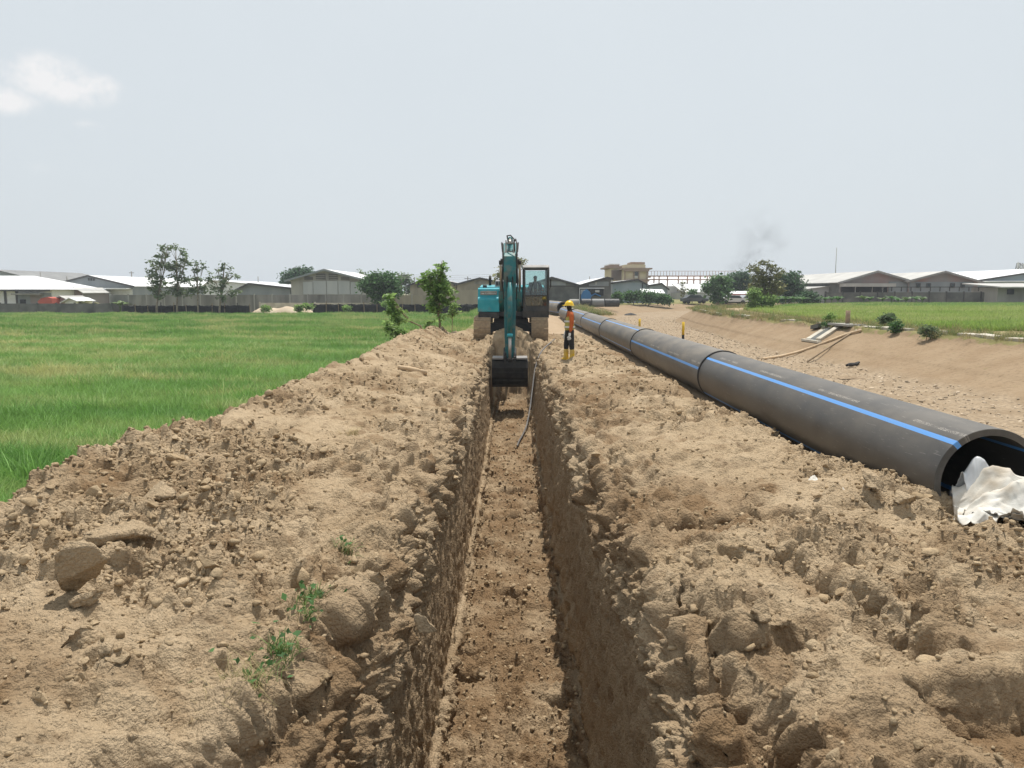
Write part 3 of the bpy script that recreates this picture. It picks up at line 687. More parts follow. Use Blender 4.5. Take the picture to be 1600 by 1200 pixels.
def pipe_seg(L_, r, n=72, ro=0, wall_=.062, inner=True):
    """pipe along +Y from 0 to L_, with wall thickness; UV u = metres, v = turn"""
    prof = [(0, r - wall_), (0, r - .004), (.004, r), (.25, r), (L_ * .33, r), (L_ * .66, r), (L_ - .25, r), (L_ - .004, r), (L_, r - .004), (L_, r - wall_), (L_ * .5, r - wall_), (0.0, r - wall_)]
    V, F, U = [], [], []
    m = len(prof)
    for i, (y, rr) in enumerate(prof):
        for k in range(n + 1):
            q = 2 * math.pi * k / n
            V.append((math.sin(q) * rr, y, math.cos(q) * rr)); U.append((y, (k / n + ro) % 1.0 if k < n else (ro if ro else 1.0)))
    for i in range(m - 1):
        for k in range(n): F.append((i * (n + 1) + k, i * (n + 1) + k + 1, (i + 1) * (n + 1) + k + 1, (i + 1) * (n + 1) + k))
    me = bpy.data.meshes.new('pipe_segment'); me.from_pydata(V, [], F)
    uvl = me.uv_layers.new(name='uv')
    for p in me.polygons:
        for li in p.loop_indices:
            vi = me.loops[li].vertex_index; y = V[vi][1]; k = vi % (n + 1); uvl.data[li].uv = (y, k / n)
    bm = bmesh.new(); bm.from_mesh(me); bmesh.ops.remove_doubles(bm, verts=bm.verts, dist=1e-5); bmesh.ops.recalc_face_normals(bm, faces=bm.faces); bm.to_mesh(me); bm.free()
    me.polygons.foreach_set('use_smooth', np.ones(len(me.polygons), bool))
    try: me.set_sharp_from_angle(angle=R(40))
    except Exception: pass
    return me
def ring(r0, r1, w, n=64):
    V, F = [], []
    prof = [(-w, r0), (-w, r1 * .995), (-w * .5, r1), (w * .5, r1), (w, r1 * .995), (w, r0)]
    for y, rr in prof:
        for k in range(n): q = 2 * math.pi * k / n; V.append((math.sin(q) * rr, y, math.cos(q) * rr))
    for i in range(len(prof) - 1):
        for k in range(n): F.append((i * n + k, i * n + (k + 1) % n, (i + 1) * n + (k + 1) % n, (i + 1) * n + k))
    m = MB(); m.add(V, F); return m
PR = .50
pl = thing('pipeline', 'long welded black plastic water pipe with blue stripes lying beside the trench', 'pipeline', (4.3, 6.75, -.22))
joints = [0.0, 8.85, 17.9, 26.8, 35.8, 44.5, 53.0]
# turn value v: 0 = top, runs to +x side; camera-left upper side is about .86
strp = [[.884, .134, .384, .634], [.795, .045, .295, .545], [.93, .18, .43, .68], [.84, .09, .34, .59], [.9, .15, .4, .65], [.87, .12, .37, .62]]
dust = [.42, .80, .95, 1.0, 1.05, 1.1]
for i in range(6):
    o = link('pipe_segment', pipe_seg(joints[i + 1] - joints[i] - .02, PR), pipe_mat('black_pipe', strp[i], dust[i] * .85), pl)
    o.location = (-.012 * max(0, i - 3) ** 2 - (.10 * max(0, i - 4)), joints[i] + .01, PR + .01 * i)
    o.rotation_euler = (0, 0, R(.10 * max(0, i - 2)))
    if i:
        w = ring(PR - .07, PR + .016, .035).build('weld_bead', M['black'], pl, True); w.location = (o.location.x, joints[i] , o.location.z)
# older pipes farther along the track
p2 = thing('pipe', 'grey dusted open ended pipe lying behind the far end of the long pipeline', 'pipe', (4.15, 62.5, 0))
o = link('pipe_barrel', pipe_seg(9, .55), pipe_mat('dusty_pipe', [.9, .15, .4, .65], 1.2), p2); o.location = (0, 0, .62); o.rotation_euler = (0, 0, R(6))
p3 = thing('pipe', 'dark jointed pipe lying crosswise before the grey warehouse', 'pipe', (9.0, 100, 0))
for k in range(3):
    o = link('pipe_barrel', pipe_seg(1.25 + .3 * k, .52), M['grey_dark'] if k % 2 == 0 else M['roof_grey'], p3); o.location = ((0, 1.35, 3.0)[k], 0, .50); o.rotation_euler = (0, 0, R(-90 + 2 * k))
p4 = thing('pipe', 'short pale pipe lying left of the dark jointed pipe near the grey warehouse', 'pipe', (7.3, 98, 0))
o = link('pipe_barrel', pipe_seg(1.2, .5), M['concrete_lt'], p4); o.location = (0, 0, .5); o.rotation_euler = (0, 0, R(-95))

# white sack and clear plastic stuffed at the pipe mouth
def cloth(name, w, d, h, seed, mat_, parent, nx=80, ny=70, fold=1.0, fn=None):
    u, v = np.meshgrid(np.linspace(-1, 1, nx), np.linspace(-1, 1, ny)); p = np.stack([u * 2 + seed, v * 2, u * 0], -1)
    wrx = u + .10 * fbm(p, 1.5, 3, seed); wry = v + .10 * fbm(p, 1.5, 3, seed + 4)
    rr = np.sqrt((u * .95) ** 2 + (v * .95) ** 2)
    z = h * np.clip(1 - rr ** 1.7, -.05, 1) if fn is None else fn(u, v)
    rid = 1 - np.abs(fbm(p, 1.6, 3, seed + 9)) * 3.0
    z = z + fold * (.045 * rid + .03 * (1 - np.abs(fbm(p, 3.6, 2, seed + 12)) * 3)) * np.clip(1.2 - rr, .15, 1)
    V = np.stack([wrx * w / 2, wry * d / 2, z], -1).reshape(-1, 3)
    o = link(name, np_mesh(name, V, grid_faces(ny, nx)), mat_, parent, True)
    sm = o.modifiers.new('thickness', 'SOLIDIFY'); sm.thickness = .003; return o
M['sack'] = mat('woven_sack', (.70, .68, .63), (.60, .56, .48), 3, .7, .003, 60, c3=(.46, .38, .28), s3=1.3, transl=.12)
pm_ = bpy.data.materials.new('clear_plastic'); pm_.use_nodes = True; nt = pm_.node_tree
b_ = nt.nodes['Principled BSDF']; b_.inputs['Base Color'].default_value = (.8, .82, .84, 1); b_.inputs['Roughness'].default_value = .22; b_.inputs['Alpha'].default_value = .5; M['film'] = pm_
sk = thing('plastic_sack', 'crumpled white woven sack with clear film spilling from the open pipe end', 'sack', (4.42, 6.2, 0.06))
def drape(name, corners, peak, seed, mat_, nx=110, ny=90, fold=.042, hem=1.0):
    """a soft sheet lying over the soil, lifted to the peaks (x, y, height, radius); folds run down from the first peak"""
    u, v = np.meshgrid(np.linspace(0, 1, nx), np.linspace(0, 1, ny)); c = [np.array(k, float) for k in corners]
    pl3 = np.stack([u * 2 + seed, v * 2, u * 0], -1)
    uu = u + .05 * hem * fbm(pl3, 2, 3, seed) ; vv = v + .10 * hem * fbm(pl3, 2.2, 3, seed + 5)
    XY = ((1 - uu) * (1 - vv))[..., None] * c[0] + (uu * (1 - vv))[..., None] * c[1] + (uu * vv)[..., None] * c[2] + ((1 - uu) * vv)[..., None] * c[3]
    g = BZ_at(XY[..., 0], XY[..., 1]); z = g + .075
    for (x, y, h, rr) in peak: z = np.maximum(z, g + h * np.exp(-(((XY[..., 0] - x) ** 2 + (XY[..., 1] - y) ** 2) / rr ** 2)))
    for _ in range(8): z[1:-1, 1:-1] = (z[:-2, 1:-1] + z[2:, 1:-1] + z[1:-1, :-2] + z[1:-1, 2:]) / 4
    X3 = np.stack([XY[..., 0], XY[..., 1], u * 0 + seed], -1); wp_ = np.stack([fbm(X3, 1.3, 2, seed + 1), fbm(X3, 1.3, 2, seed + 2), u * 0], -1)
    ca, sa = math.cos(seed), math.sin(seed); X4 = X3 + .35 * wp_; X5 = np.stack([(X4[..., 0] * ca + X4[..., 1] * sa) * 1.0, (-X4[..., 0] * sa + X4[..., 1] * ca) * .35, X4[..., 2]], -1)
    z = z + fold * (.9 - 3.0 * np.abs(vnoise(X5, 4.2, seed + 3))) + .5 * fold * (.7 - 2.4 * np.abs(vnoise(X4, 7.5, seed + 4))) + .006 * fbm(X3, 22, 2, seed)
    V = np.stack([XY[..., 0], XY[..., 1], z], -1) - np.array(sk.location)
    o = link(name, np_mesh(name, V.reshape(-1, 3), grid_faces(ny, nx)), mat_, sk, True); o.modifiers.new('thickness', 'SOLIDIFY').thickness = .003; return o
def BZ_at(x, y):
    r_ = np.clip(np.searchsorted(ys, y), 1, NR - 1); out = np.zeros_like(x)
    DV = dugV.reshape(NR, NC, 3)
    for k in np.ndindex(x.shape):
        row = DV[r_[k]]; out[k] = row[np.argmin(np.abs(row[:, 0] - x[k])), 2]
    for _ in range(5): out[1:-1, 1:-1] = (out[:-2, 1:-1] + out[2:, 1:-1] + out[1:-1, :-2] + out[1:-1, 2:]) / 4
    return out
drape('woven_sheet', [(3.62, 6.12), (4.5, 5.62), (5.4, 6.0), (4.1, 6.9)], [(4.30, 6.66, .40, .30), (4.85, 6.5, .30, .4)], 3, M['sack'])
drape('woven_sheet', [(3.72, 6.20), (4.15, 5.80), (4.7, 6.25), (4.05, 6.62)], [(4.25, 6.35, .24, .34), (3.95, 6.1, .12, .22)], 11, M['sack'], 90, 70)
drape('woven_sheet', [(4.1, 5.80), (4.75, 5.38), (5.3, 5.8), (4.5, 6.4)], [(4.55, 6.2, .34, .35), (5.0, 5.9, .18, .25)], 15, M['sack'], 90, 80)
drape('clear_film', [(3.98, 6.42), (4.38, 6.35), (4.45, 6.9), (4.02, 6.95)], [(4.16, 6.70, .46, .15), (4.34, 6.62, .40, .12)], 23, M['film'], 60, 60, .05)
drape('clear_film', [(4.40, 6.35), (4.85, 6.3), (4.95, 6.85), (4.45, 6.9)], [(4.58, 6.66, .56, .16), (4.78, 6.58, .44, .12)], 29, M['film'], 60, 60, .05)
def scrap(px, py, w, d, seed, label, mat_, name='plastic_scrap', cat='scrap'):
    p = gp(px, py, .1); z = soil_z(p.x, p.y); p = gp(px, py, z)
    c = cloth(name, w, d, .05, seed, mat_, None, 26, 20, .5); c.location = (p.x, p.y, z + .012); c.rotation_euler = (.1, .05, seed * .37); tag(c, label, cat)
scrap(1270, 756, .22, .11, 3, 'longer white plastic scrap on the right heap left of the pipe', M['sack'])
scrap(1312, 774, .14, .10, 8, 'short white plastic scrap beside the rounded pale stone', M['sack'])

# ------------------------------------------------------------------ excavator
EX = (-.04, 32.0, 0.03)
ex = thing('excavator', 'teal tracked excavator straddling the far end of the trench with its arm down', 'excavator', EX)
def track(sx):
    fr = MB(); fr.prism([(-1.55, .22), (1.55, .22), (1.7, .45), (1.55, .72), (-1.55, .72), (-1.7, .45)], sx * 1.13 - .17, sx * 1.13 + .17)
    t = fr.build('track_frame', M['grey_dark'], ex)
    rr, yl = .44, 1.55
    per = 4 * yl + 2 * math.pi * rr; n = 46
    bx = MB(); bx.box((0, 0, 0), (.66, per / n - .012, .028)); 
    for gy_ in (-.05, .0, .05): bx.box((0, gy_, .028), (.66, .018, .034))
    me = bx.mesh('track_shoe')
    for k in range(n):
        s = (k + .3) * per / n
        if s < 2 * yl: y, z, a = -yl + s, 2 * rr, 0
        elif s < 2 * yl + math.pi * rr: q = (s - 2 * yl) / rr; y, z, a = yl + rr * math.sin(q), rr + rr * math.cos(q), -q
        elif s < 4 * yl + math.pi * rr: y, z, a = yl - (s - 2 * yl - math.pi * rr), 0, math.pi
        else: q = (s - 4 * yl - math.pi * rr) / rr; y, z, a = -yl - rr * math.sin(q), rr - rr * math.cos(q), math.pi - q
        o = link('track_shoe', me, M['steel_dusty'], t); o.location = (sx * 1.13, y, z + .03); o.rotation_euler = (a, 0, 0)
    wb = MB()
    for y in (-yl, yl): wb.tube([(sx * 1.13 - .12, y, rr + .03), (sx * 1.13 + .12, y, rr + .03)], .36, 24)
    wb.build('idler_wheel', M['grey_dark'], t, True)
    rb = MB()
    for k in range(7): rb.tube([(sx * 1.13 - .2, -1.2 + .4 * k, .17), (sx * 1.13 + .2, -1.2 + .4 * k, .17)], .1, 12)
    rb.build('roller', M['grey_dark'], t, True)
for s in (-1, 1): track(s)
m = MB(); m.box((0, 0, .60), (1.4, 1.6, .50)); m.prism([(-.95, .35), (.95, .35), (.7, .75), (-.7, .75)], -.35, .35, 'y')
for s in (-1, 1):
    for yy in (-.75, .75): m.box((s * .62, yy * .9, .52), (.75, .42, .30), (0, s * .16, s * yy * .35))
m.build('car_body', M['grey_dark'], ex, bevel=.02)
MB().tube([(0, 0, .80), (0, 0, .98)], .62, 32).build('slew_ring', M['black'], ex, True)
m = MB(); m.prism([(-1.35, .98), (2.2, .98), (2.2, 1.16), (-1.35, 1.16)], -1.28, 1.46); m.build('platform', M['grey_dark'], ex, bevel=.02)
# left storage block in two stages
m = MB(); m.prism([(-1.60, 1.16), (-.05, 1.16), (-.05, 2.10), (-1.25, 2.10), (-1.38, 2.06), (-1.46, 1.76), (-1.58, 1.70), (-1.62, 1.62)], -1.31, -.46); tb = m.build('tool_box', M['teal_lit'], ex, bevel=.035, seg=3)
m = MB(); m.prism([(-1.60, .90), (-.05, .90), (-.05, 1.14), (-1.62, 1.14)], -1.29, -.48); m.build('tool_box_skirt', M['grey_dark'], ex, bevel=.05, seg=3)
m = MB(); m.box((-.88, -1.475, 1.90), (.66, .02, .15), (.26, 0, 0)); m.build('badge_strip', M['grey_mid'], tb)
cu = bpy.data.curves.new('lettering', 'FONT'); cu.body = 'KOBELCO'; cu.size = .135; cu.extrude = .003; cu.align_x = 'CENTER'; cu.align_y = 'CENTER'
to = bpy.data.objects.new('tmp', cu); COL.objects.link(to); bpy.context.view_layer.update()
tm = bpy.data.meshes.new_from_object(to.evaluated_get(bpy.context.evaluated_depsgraph_get())); bpy.data.objects.remove(to)
o = link('lettering', tm, M['white'], tb); o.location = (-.80, -1.49, 1.90); o.rotation_euler = (R(75), 0, 0); o.scale = (.72, 1, 1)
m = MB(); m.add([(-1.17, -1.49, 1.86), (-1.05, -1.49, 1.86), (-1.11, -1.462, 1.95)], [(0, 1, 2)]); m.build('emblem', M['white'], tb)
m = MB(); m.tube([(-1.05, -.9, 2.08), (-1.05, -.9, 2.22)], .085, 14); m.build('filler_cap', M['grey_dark'], ex, True)
# engine bay, counterweight
m = MB(); m.prism([(0.0, 1.16), (1.7, 1.16), (1.7, 2.25), (0.0, 2.15)], -1.30, 1.40); m.build('engine_cover', M['teal_lit'], ex, bevel=.05, seg=3)
m = MB(); m.prism([(1.72, .95), (2.35, .95), (2.6, 1.2), (2.6, 1.85), (2.4, 2.1), (1.72, 2.18)], -1.42, 1.42); m.build('counterweight', M['teal'], ex, bevel=.08, seg=3)
m = MB(); m.prism([(.1, 2.16), (1.3, 2.24), (1.3, 2.44), (.2, 2.40)], -.66, -.06); ho = m.build('engine_hood', M['grey_mid'], ex, bevel=.03)
for k in range(5):
    MB().box((-.58 + k * .11, .135, 2.29), (.075, .05, .14), (-.4, 0, 0)).build('louvre', M['dark'], ho)
MB().tube([(-.9, 1.2, 2.2), (-.9, 1.2, 2.5), (-.9, 1.3, 2.6)], .06, 10).build('exhaust', M['black'], ex, True)
# cab
cx0, cx1, cy0, cy1, cz0, cz1 = .47, 1.50, -1.62, .02, 1.0, 2.90
cab = MB(); cab.prism([(cy0 + .04, cz0 - .08), (cy1, cz0 - .08), (cy1, 1.36), (cy0, 1.36), (cy0 - .01, 1.2)], cx0, cx1)
cabo = cab.build('cab', M['grey_dark'], ex, bevel=.04, seg=3)
fr = MB()
for x in (cx0 + .045, cx1 - .045):
    fr.tube([(x, cy0 + .02, 1.30), (x, cy0 + .03, 2.2), (x, cy0 + .12, 2.80), (x, cy0 + .28, 2.90)], .055, 8)
    fr.box((x, cy1 - .05, 2.1), (.09, .10, 1.6)); fr.box((x, -.75, 2.1), (.07, .08, 1.6)); fr.box((x, (cy0 + cy1) / 2 + .1, 2.86), (.09, 1.4, .09))
for z in (1.37, 1.80): fr.box(((cx0 + cx1) / 2, cy0 + .02, z), (cx1 - cx0 - .1, .05, .045))
fr.box(((cx0 + cx1) / 2, cy0 + .16, 2.83), (cx1 - cx0 - .1, .07, .08))
fr.build('cab_frame', M['grey_dark'], cabo)
gl = bpy.data.materials.new('cab_glass'); gl.use_nodes = True; nt = gl.node_tree; nt.nodes.clear()
o_ = N(nt, 'ShaderNodeOutputMaterial'); t_ = N(nt, 'ShaderNodeBsdfTransparent'); t_.inputs[0].default_value = (.84, .93, .92, 1); g_ = N(nt, 'ShaderNodeBsdfGlossy'); g_.inputs['Roughness'].default_value = .03
x_ = N(nt, 'ShaderNodeMixShader'); x_.inputs[0].default_value = .07; nt.links.new(t_.outputs[0], x_.inputs[1]); nt.links.new(g_.outputs[0], x_.inputs[2]); nt.links.new(x_.outputs[0], o_.inputs[0]); M['glass'] = gl
MB().box(((cx0 + cx1) / 2, cy0 + .035, 2.30), (cx1 - cx0 - .14, .012, .96), (-.05, 0, 0)).build('windscreen', M['glass'], cabo)
MB().box(((cx0 + cx1) / 2, cy0 + .03, 1.585), (cx1 - cx0 - .14, .012, .36)).build('lower_windscreen', M['glass'], cabo)
MB().box((cx0 + .02, -.76, 2.1), (.012, 1.35, 1.4)).build('side_window', M['glass'], cabo)
MB().box((cx1 - .02, -.76, 2.1), (.012, 1.35, 1.4)).build('door_window', M['glass'], cabo)
MB().box(((cx0 + cx1) / 2, cy1 - .03, 2.25), (cx1 - cx0 - .2, .012, 1.1)).build('rear_window', M['glass'], cabo)
m = MB(); m.box(((cx0 + cx1) / 2, cy1 - .05, 1.50), (cx1 - cx0 - .1, .05, .4)); m.build('rear_panel', M['grey_dark'], cabo)
m = MB(); m.prism([(cy0 + .10, 2.88), (cy1 + .02, 2.88), (cy1 + .02, 2.97), (cy0 + .32, 3.0), (cy0 + .14, 2.94)], cx0 - .01, cx1 + .01); m.build('cab_roof', M['grey_mid'], cabo, bevel=.035, seg=3)
m = MB(); m.tube([(cx0 + .3, cy0 - .01, 1.85), (cx0 + .42, cy0 - .02, 2.35)], .012, 6); m.build('wiper', M['black'], cabo)
m = MB(); m.tube([(cx0 - .02, cy0 + .1, 1.3), (cx0 - .09, cy0 - .02, 1.5), (cx0 - .09, cy0 - .02, 2.8), (cx0 + .05, cy0 + .12, 2.86)], .018, 8); m.build('handrail', M['grey_dark'], ex, True)
m = MB(); m.tube([(cx1, cy0 + .1, 2.0), (cx1 + .05, cy0 - .08, 2.15)], .015, 6); m.box((cx1 + .05, cy0 - .1, 2.28), (.05, .05, .3)); m.build('mirror', M['black'], ex)
seat = MB(); seat.box((.98, -.62, 1.68), (.5, .5, .14)); seat.box((.98, -.36, 1.98), (.48, .12, .7), (-.12, 0, 0)); seat.box((.66, -.75, 1.80), (.14, .5, .25)); seat.box((1.32, -.75, 1.80), (.14, .5, .25)); seat.build('seat', M['black'], cabo, bevel=.03)
# boom: a bent, tapering box beam (profile in y,z)
BX = -.03
def beam_profile(name, pts, half, x, wid, mat_, parent, bevel=.02):
    """pts: centre line (y,z); half: half depth at each; box section of width wid about x"""
    up, dn = [], []
    for i, (y, z) in enumerate(pts):
        a = pts[max(i - 1, 0)]; b = pts[min(i + 1, len(pts) - 1)]; t = Vector((b[0] - a[0], b[1] - a[1])).normalized(); n = Vector((-t.y, t.x))
        up.append((y + n.x * half[i], z + n.y * half[i])); dn.append((y - n.x * half[i], z - n.y * half[i]))
    m = MB(); k = len(pts); V, F = [], []
    for i in range(k):
        w = (wid[i] if hasattr(wid, '__len__') else wid) / 2
        V += [(x - w, *up[i]), (x + w, *up[i]), (x + w, *dn[i]), (x - w, *dn[i])]
    for i in range(k - 1):
        for j in range(4): F.append((4 * i + j, 4 * i + (j + 1) % 4, 4 * i + 4 + (j + 1) % 4, 4 * i + 4 + j))
    F += [(3, 2, 1, 0), (4 * k - 4, 4 * k - 3, 4 * k - 2, 4 * k - 1)]
    return m.add(V, F).build(name, mat_, parent, bevel=bevel)
boom = beam_profile('boom', [(-.25, 1.72), (-1.0, 2.42), (-2.0, 3.12), (-2.75, 3.38), (-3.6, 3.40), (-4.8, 3.22), (-5.55, 3.06)], [.17, .28, .34, .35, .31, .24, .15], BX, .46, M['teal'], ex)
m = MB(); m.box((BX - .29, -.3, 1.55), (.06, .7, .75)); m.box((BX + .29, -.3, 1.55), (.06, .7, .75)); m.build('boom_mount', M['grey_dark'], ex)
for s in (-1, 1):
    x = BX + s * .36
    c = MB().tube([(x, -1.28, 1.22), (x, -2.0, 1.98)], .10, 14).build('boom_cylinder', M['teal'], ex, True)
    MB().tube([(x, -2.0, 1.98), (x, -2.85, 3.02)], .045, 12).build('piston_rod', M['chrome'], c, True)
    MB().tube([(x - .06, -2.85, 3.04), (x + .06, -2.85, 3.04)], .08, 12).build('pin', M['black'], c, True)
    MB().tube([(BX + s * .24, -1.2, 2.3), (BX + s * .25, -2.4, 3.25), (BX + s * .25, -3.9, 3.3), (BX + s * .24, -5.1, 3.18)], .03, 8).build('hydraulic_line', M['black'], boom, True)
# arm cylinder on top of the boom
c = MB().tube([(BX, -2.6, 3.92), (BX, -4.1, 3.80)], .09, 14).build('arm_cylinder', M['teal'], ex, True)
MB().tube([(BX, -4.1, 3.80), (BX, -5.35, 3.62)], .05, 12).build('piston_rod', M['chrome'], c, True)
m = MB(); m.box((BX - .08, -2.55, 3.80), (.04, .3, .3)); m.box((BX + .08, -2.55, 3.80), (.04, .3, .3)); m.build('cylinder_lug', M['teal'], c)
# arm (dipper): from the lug above the boom tip down into the trench
arm = beam_profile('arm', [(-5.42, 3.28), (-5.62, 3.02), (-5.78, 2.60), (-5.95, 1.40), (-6.08, .4), (-6.16, -.36)], [.10, .26, .27, .22, .18, .12], BX, [.34, .42, .42, .40, .36, .29], M['teal'], ex)
lug = MB()
for s in (-1, 1): lug.prism([(-5.25, 3.66), (-5.42, 3.70), (-5.78, 3.02), (-5.5, 3.0)], BX + s * .135 - .025, BX + s * .135 + .025)
lug.box((BX, -5.42, 3.60), (.3, .12, .05)); lug.box((BX, -5.55, 3.30), (.3, .06, .05))
lug.build('arm_lug', M['grey_mid'], arm, bevel=.01)
for s in (-1, 1): 
    MB().prism([(-5.3, 3.2), (-5.75, 3.12), (-5.85, 2.75), (-5.4, 2.75)], BX + s * .225 - .03, BX + s * .225 + .03).build('boom_fork', M['teal'], boom, bevel=.01)
    MB().tube([(BX + s * .19, -5.55, 2.98), (BX + s * .32, -5.55, 2.98)], .09, 14).build('pin', M['black'], arm, True)
    MB().tube([(BX + s * .26, -4.7, 3.35), (BX + s * .28, -5.2, 3.62), (BX + s * .24, -5.65, 3.55), (BX + s * .23, -5.95, 3.0), (BX + s * .26, -6.02, 2.3), (BX + s * .20, -6.12, 1.7)], .027, 8).build('hydraulic_hose', M['black'], arm, True)
MB().tube([(BX - .06, -4.9, 3.66), (BX - .10, -5.2, 3.86), (BX + .02, -5.45, 3.86), (BX + .14, -5.6, 3.72), (BX + .16, -5.8, 3.3)], .022, 8).build('hydraulic_hose', M['black'], arm, True)
MB().tube([(BX + .1, -4.9, 3.6), (BX + .2, -5.3, 3.74), (BX + .24, -5.6, 3.5), (BX + .22, -5.85, 3.1)], .022, 8).build('hydraulic_hose', M['black'], arm, True)
# bucket cylinder in front of the arm, link and bucket
m = MB(); m.box((BX - .09, -6.10, 2.28), (.04, .3, .35)); m.box((BX + .09, -6.10, 2.28), (.04, .3, .35)); m.build('cylinder_lug', M['black'], arm)
c = MB().tube([(BX, -6.22, 2.25), (BX, -6.42, .52)], .082, 16).build('bucket_cylinder', M['teal'], ex, True)
MB().tube([(BX, -6.40, .56), (BX, -6.42, .46)], .098, 16).build('gland', M['teal_lit'], c, True)
MB().tube([(BX, -6.42, .52), (BX, -6.50, -.30)], .05, 12).build('piston_rod', M['chrome'], c, True)
lk = MB()
for s in (-1, 1):
    lk.tube([(BX + s * .17, -6.50, -.30), (BX + s * .17, -6.05, .05)], .05, 8); lk.tube([(BX + s * .11, -6.50, -.30), (BX + s * .11, -6.45, -.72)], .055, 8)
lk.tube([(BX - .2, -6.50, -.30), (BX + .2, -6.50, -.30)], .06, 12)
lk.build('bucket_link', M['black'], ex, True)
prof = [(-5.95, -.62), (-6.25, -.50), (-6.52, -.56), (-6.66, -.78), (-6.64, -1.10), (-6.44, -1.36), (-6.10, -1.48), (-5.72, -1.44), (-5.38, -1.30)]
prof = [(y + .02, z + .22) for y, z in prof]
bk = MB(); n = len(prof)
inn = []
cyb, czb = -5.95, -.75
for y, z in prof: inn.append((y + (cyb - y) * .07, z + (czb - z) * .07))
bk.prism(prof + inn[::-1], BX - .57, BX + .57)
bo = bk.build('bucket', M['bucket'], ex)
for s in (-1, 1):
    MB().prism(prof, BX + s * .585 - .017, BX + s * .585 + .017).build('bucket_side', M['bucket'], bo)
    MB().box((BX + s * .40, -6.36, -.235), (.36, .40, .05), (.10, 0, 0)).build('shoulder_plate', M['grey_mid'], bo)  # sunlit top of the bucket put into a paler grey than its steel
    MB().prism([(-6.0, -.12), (-6.55, -.2), (-6.66, -.5), (-5.9, -.42)], BX + s * .16 - .025, BX + s * .16 + .025).build('bucket_ear', M['bucket'], bo)
for k in range(5):
    MB().prism([(-5.45, -1.13), (-5.40, -1.04), (-5.18, -1.02)], BX - .5 + .25 * k - .05, BX - .5 + .25 * k + .05).build('tooth', M['bucket'], bo)
for z in (-.72, -.98): MB().box((BX, -6.64, z), (1.1, .03, .05)).build('wear_strip', M['bucket'], bo)

# ------------------------------------------------------------------ people
def skin(name, pts, mat_, parent, sub=2, root=0):
    """pts: list of (name, parent index, (x,y,z), (rx,ry))"""
    me = bpy.data.meshes.new(name)
    me.from_pydata([p[1] for p in pts], [(p[0], i) for i, p in enumerate(pts) if p[0] is not None], [])
    o = bpy.data.objects.new(name, me); COL.objects.link(o)
    sm = o.modifiers.new('s', 'SKIN'); sm.use_smooth_shade = True
    for i, p in enumerate(pts):
        r = p[2]; me.skin_vertices[0].data[i].radius = r if hasattr(r, '__len__') else (r, r); me.skin_vertices[0].data[i].use_root = (i == root)
    su = o.modifiers.new('u', 'SUBSURF'); su.levels = sub; su.render_levels = sub
    bpy.context.view_layer.update()
    m2 = bpy.data.meshes.new_from_object(o.evaluated_get(bpy.context.evaluated_depsgraph_get())); m2.name = name
    bpy.data.objects.remove(o); bpy.data.meshes.remove(me)
    return link(name, m2, mat_, parent, True)
wp = gp(889.5, 565, .05)
for _ in range(3): wz = soil_z(wp.x, wp.y); wp = gp(889.5, 565, wz + .02)
wk = thing('person', 'worker in yellow hard hat and lime vest standing right of the excavator bucket', 'person', (wp.x, wp.y, wz - .01))
# faces -x; left side is towards the camera (-y). one continuous body
LA, RA_ = (.075, -.085), (-.085, .085)          # ankles: left foot a little behind, right foot forward
body = [(None, (0, 0, .93), (.105, .15)), (0, (-.005, 0, 1.10), (.10, .14)), (1, (.005, 0, 1.28), (.115, .165)), (2, (.02, 0, 1.42), (.075, .11)), (3, (.005, 0, 1.49), .052),
        (4, (-.02, 0, 1.58), (.088, .075)), (5, (-.02, 0, 1.67), (.08, .07)),
        (3, (.03, -.17, 1.395), .062), (7, (.045, -.215, 1.14), .046), (8, (.0, -.225, .90), .034), (9, (-.01, -.222, .84), .032),
        (3, (.02, .17, 1.395), .062), (11, (.0, .215, 1.14), .046), (12, (-.08, .21, .92), .034), (13, (-.10, .205, .86), .032),
        (0, (.03, -.09, .85), .085), (15, (.05, -.09, .50), .058), (16, (*LA, .10), .042), (17, (LA[0] - .14, LA[1], .045), .035),
        (0, (-.03, .09, .85), .085), (19, (-.085, .09, .50), .058), (20, (*RA_, .10), .042), (21, (RA_[0] - .14, RA_[1], .045), .035)]
skin('body', body, M['skin'], wk)
skin('trousers', [(None, (0, 0, .98), (.122, .165)), (0, (0, 0, .88), (.125, .165)), (1, (.03, -.09, .82), .105), (2, (.052, -.09, .52), .080), (3, (.072, -.085, .36), .072), (1, (-.03, .09, .82), .105), (5, (-.085, .09, .52), .080), (6, (-.085, .085, .36), .072)], M['trouser'], wk)
skin('shirt', [(None, (0, 0, .96), (.118, .16)), (0, (0, 0, 1.12), (.112, .155)), (1, (.008, 0, 1.28), (.125, .172)), (2, (.02, 0, 1.42), (.085, .12)), (3, (.012, 0, 1.475), .062),
               (3, (.03, -.18, 1.392), .078), (5, (.047, -.222, 1.14), .064), (6, (.002, -.228, .90), .050), (3, (.02, .18, 1.392), .078), (8, (.0, .22, 1.14), .064), (9, (-.08, .213, .92), .050)], M['orange'], wk)
ve = skin('vest', [(None, (0, 0, .90), (.160, .20)), (0, (0, 0, 1.02), (.155, .195)), (1, (-.004, 0, 1.16), (.138, .182)), (2, (.004, 0, 1.29), (.142, .175)), (3, (.02, .0, 1.405), (.105, .115))], M['vest'], wk)
for z, ry in ((1.03, .20), (1.19, .196)):
    m = MB(); V, F = [], []
    for zz in (z - .025, z + .025):
        for k in range(28): q = 2 * math.pi * k / 28; V.append((.003 + .158 * math.cos(q), ry * math.sin(q), zz))
    F = [(k, (k + 1) % 28, 28 + (k + 1) % 28, 28 + k) for k in range(28)]
    m.add(V, F).build('reflective_band', M['reflective'], ve, True)
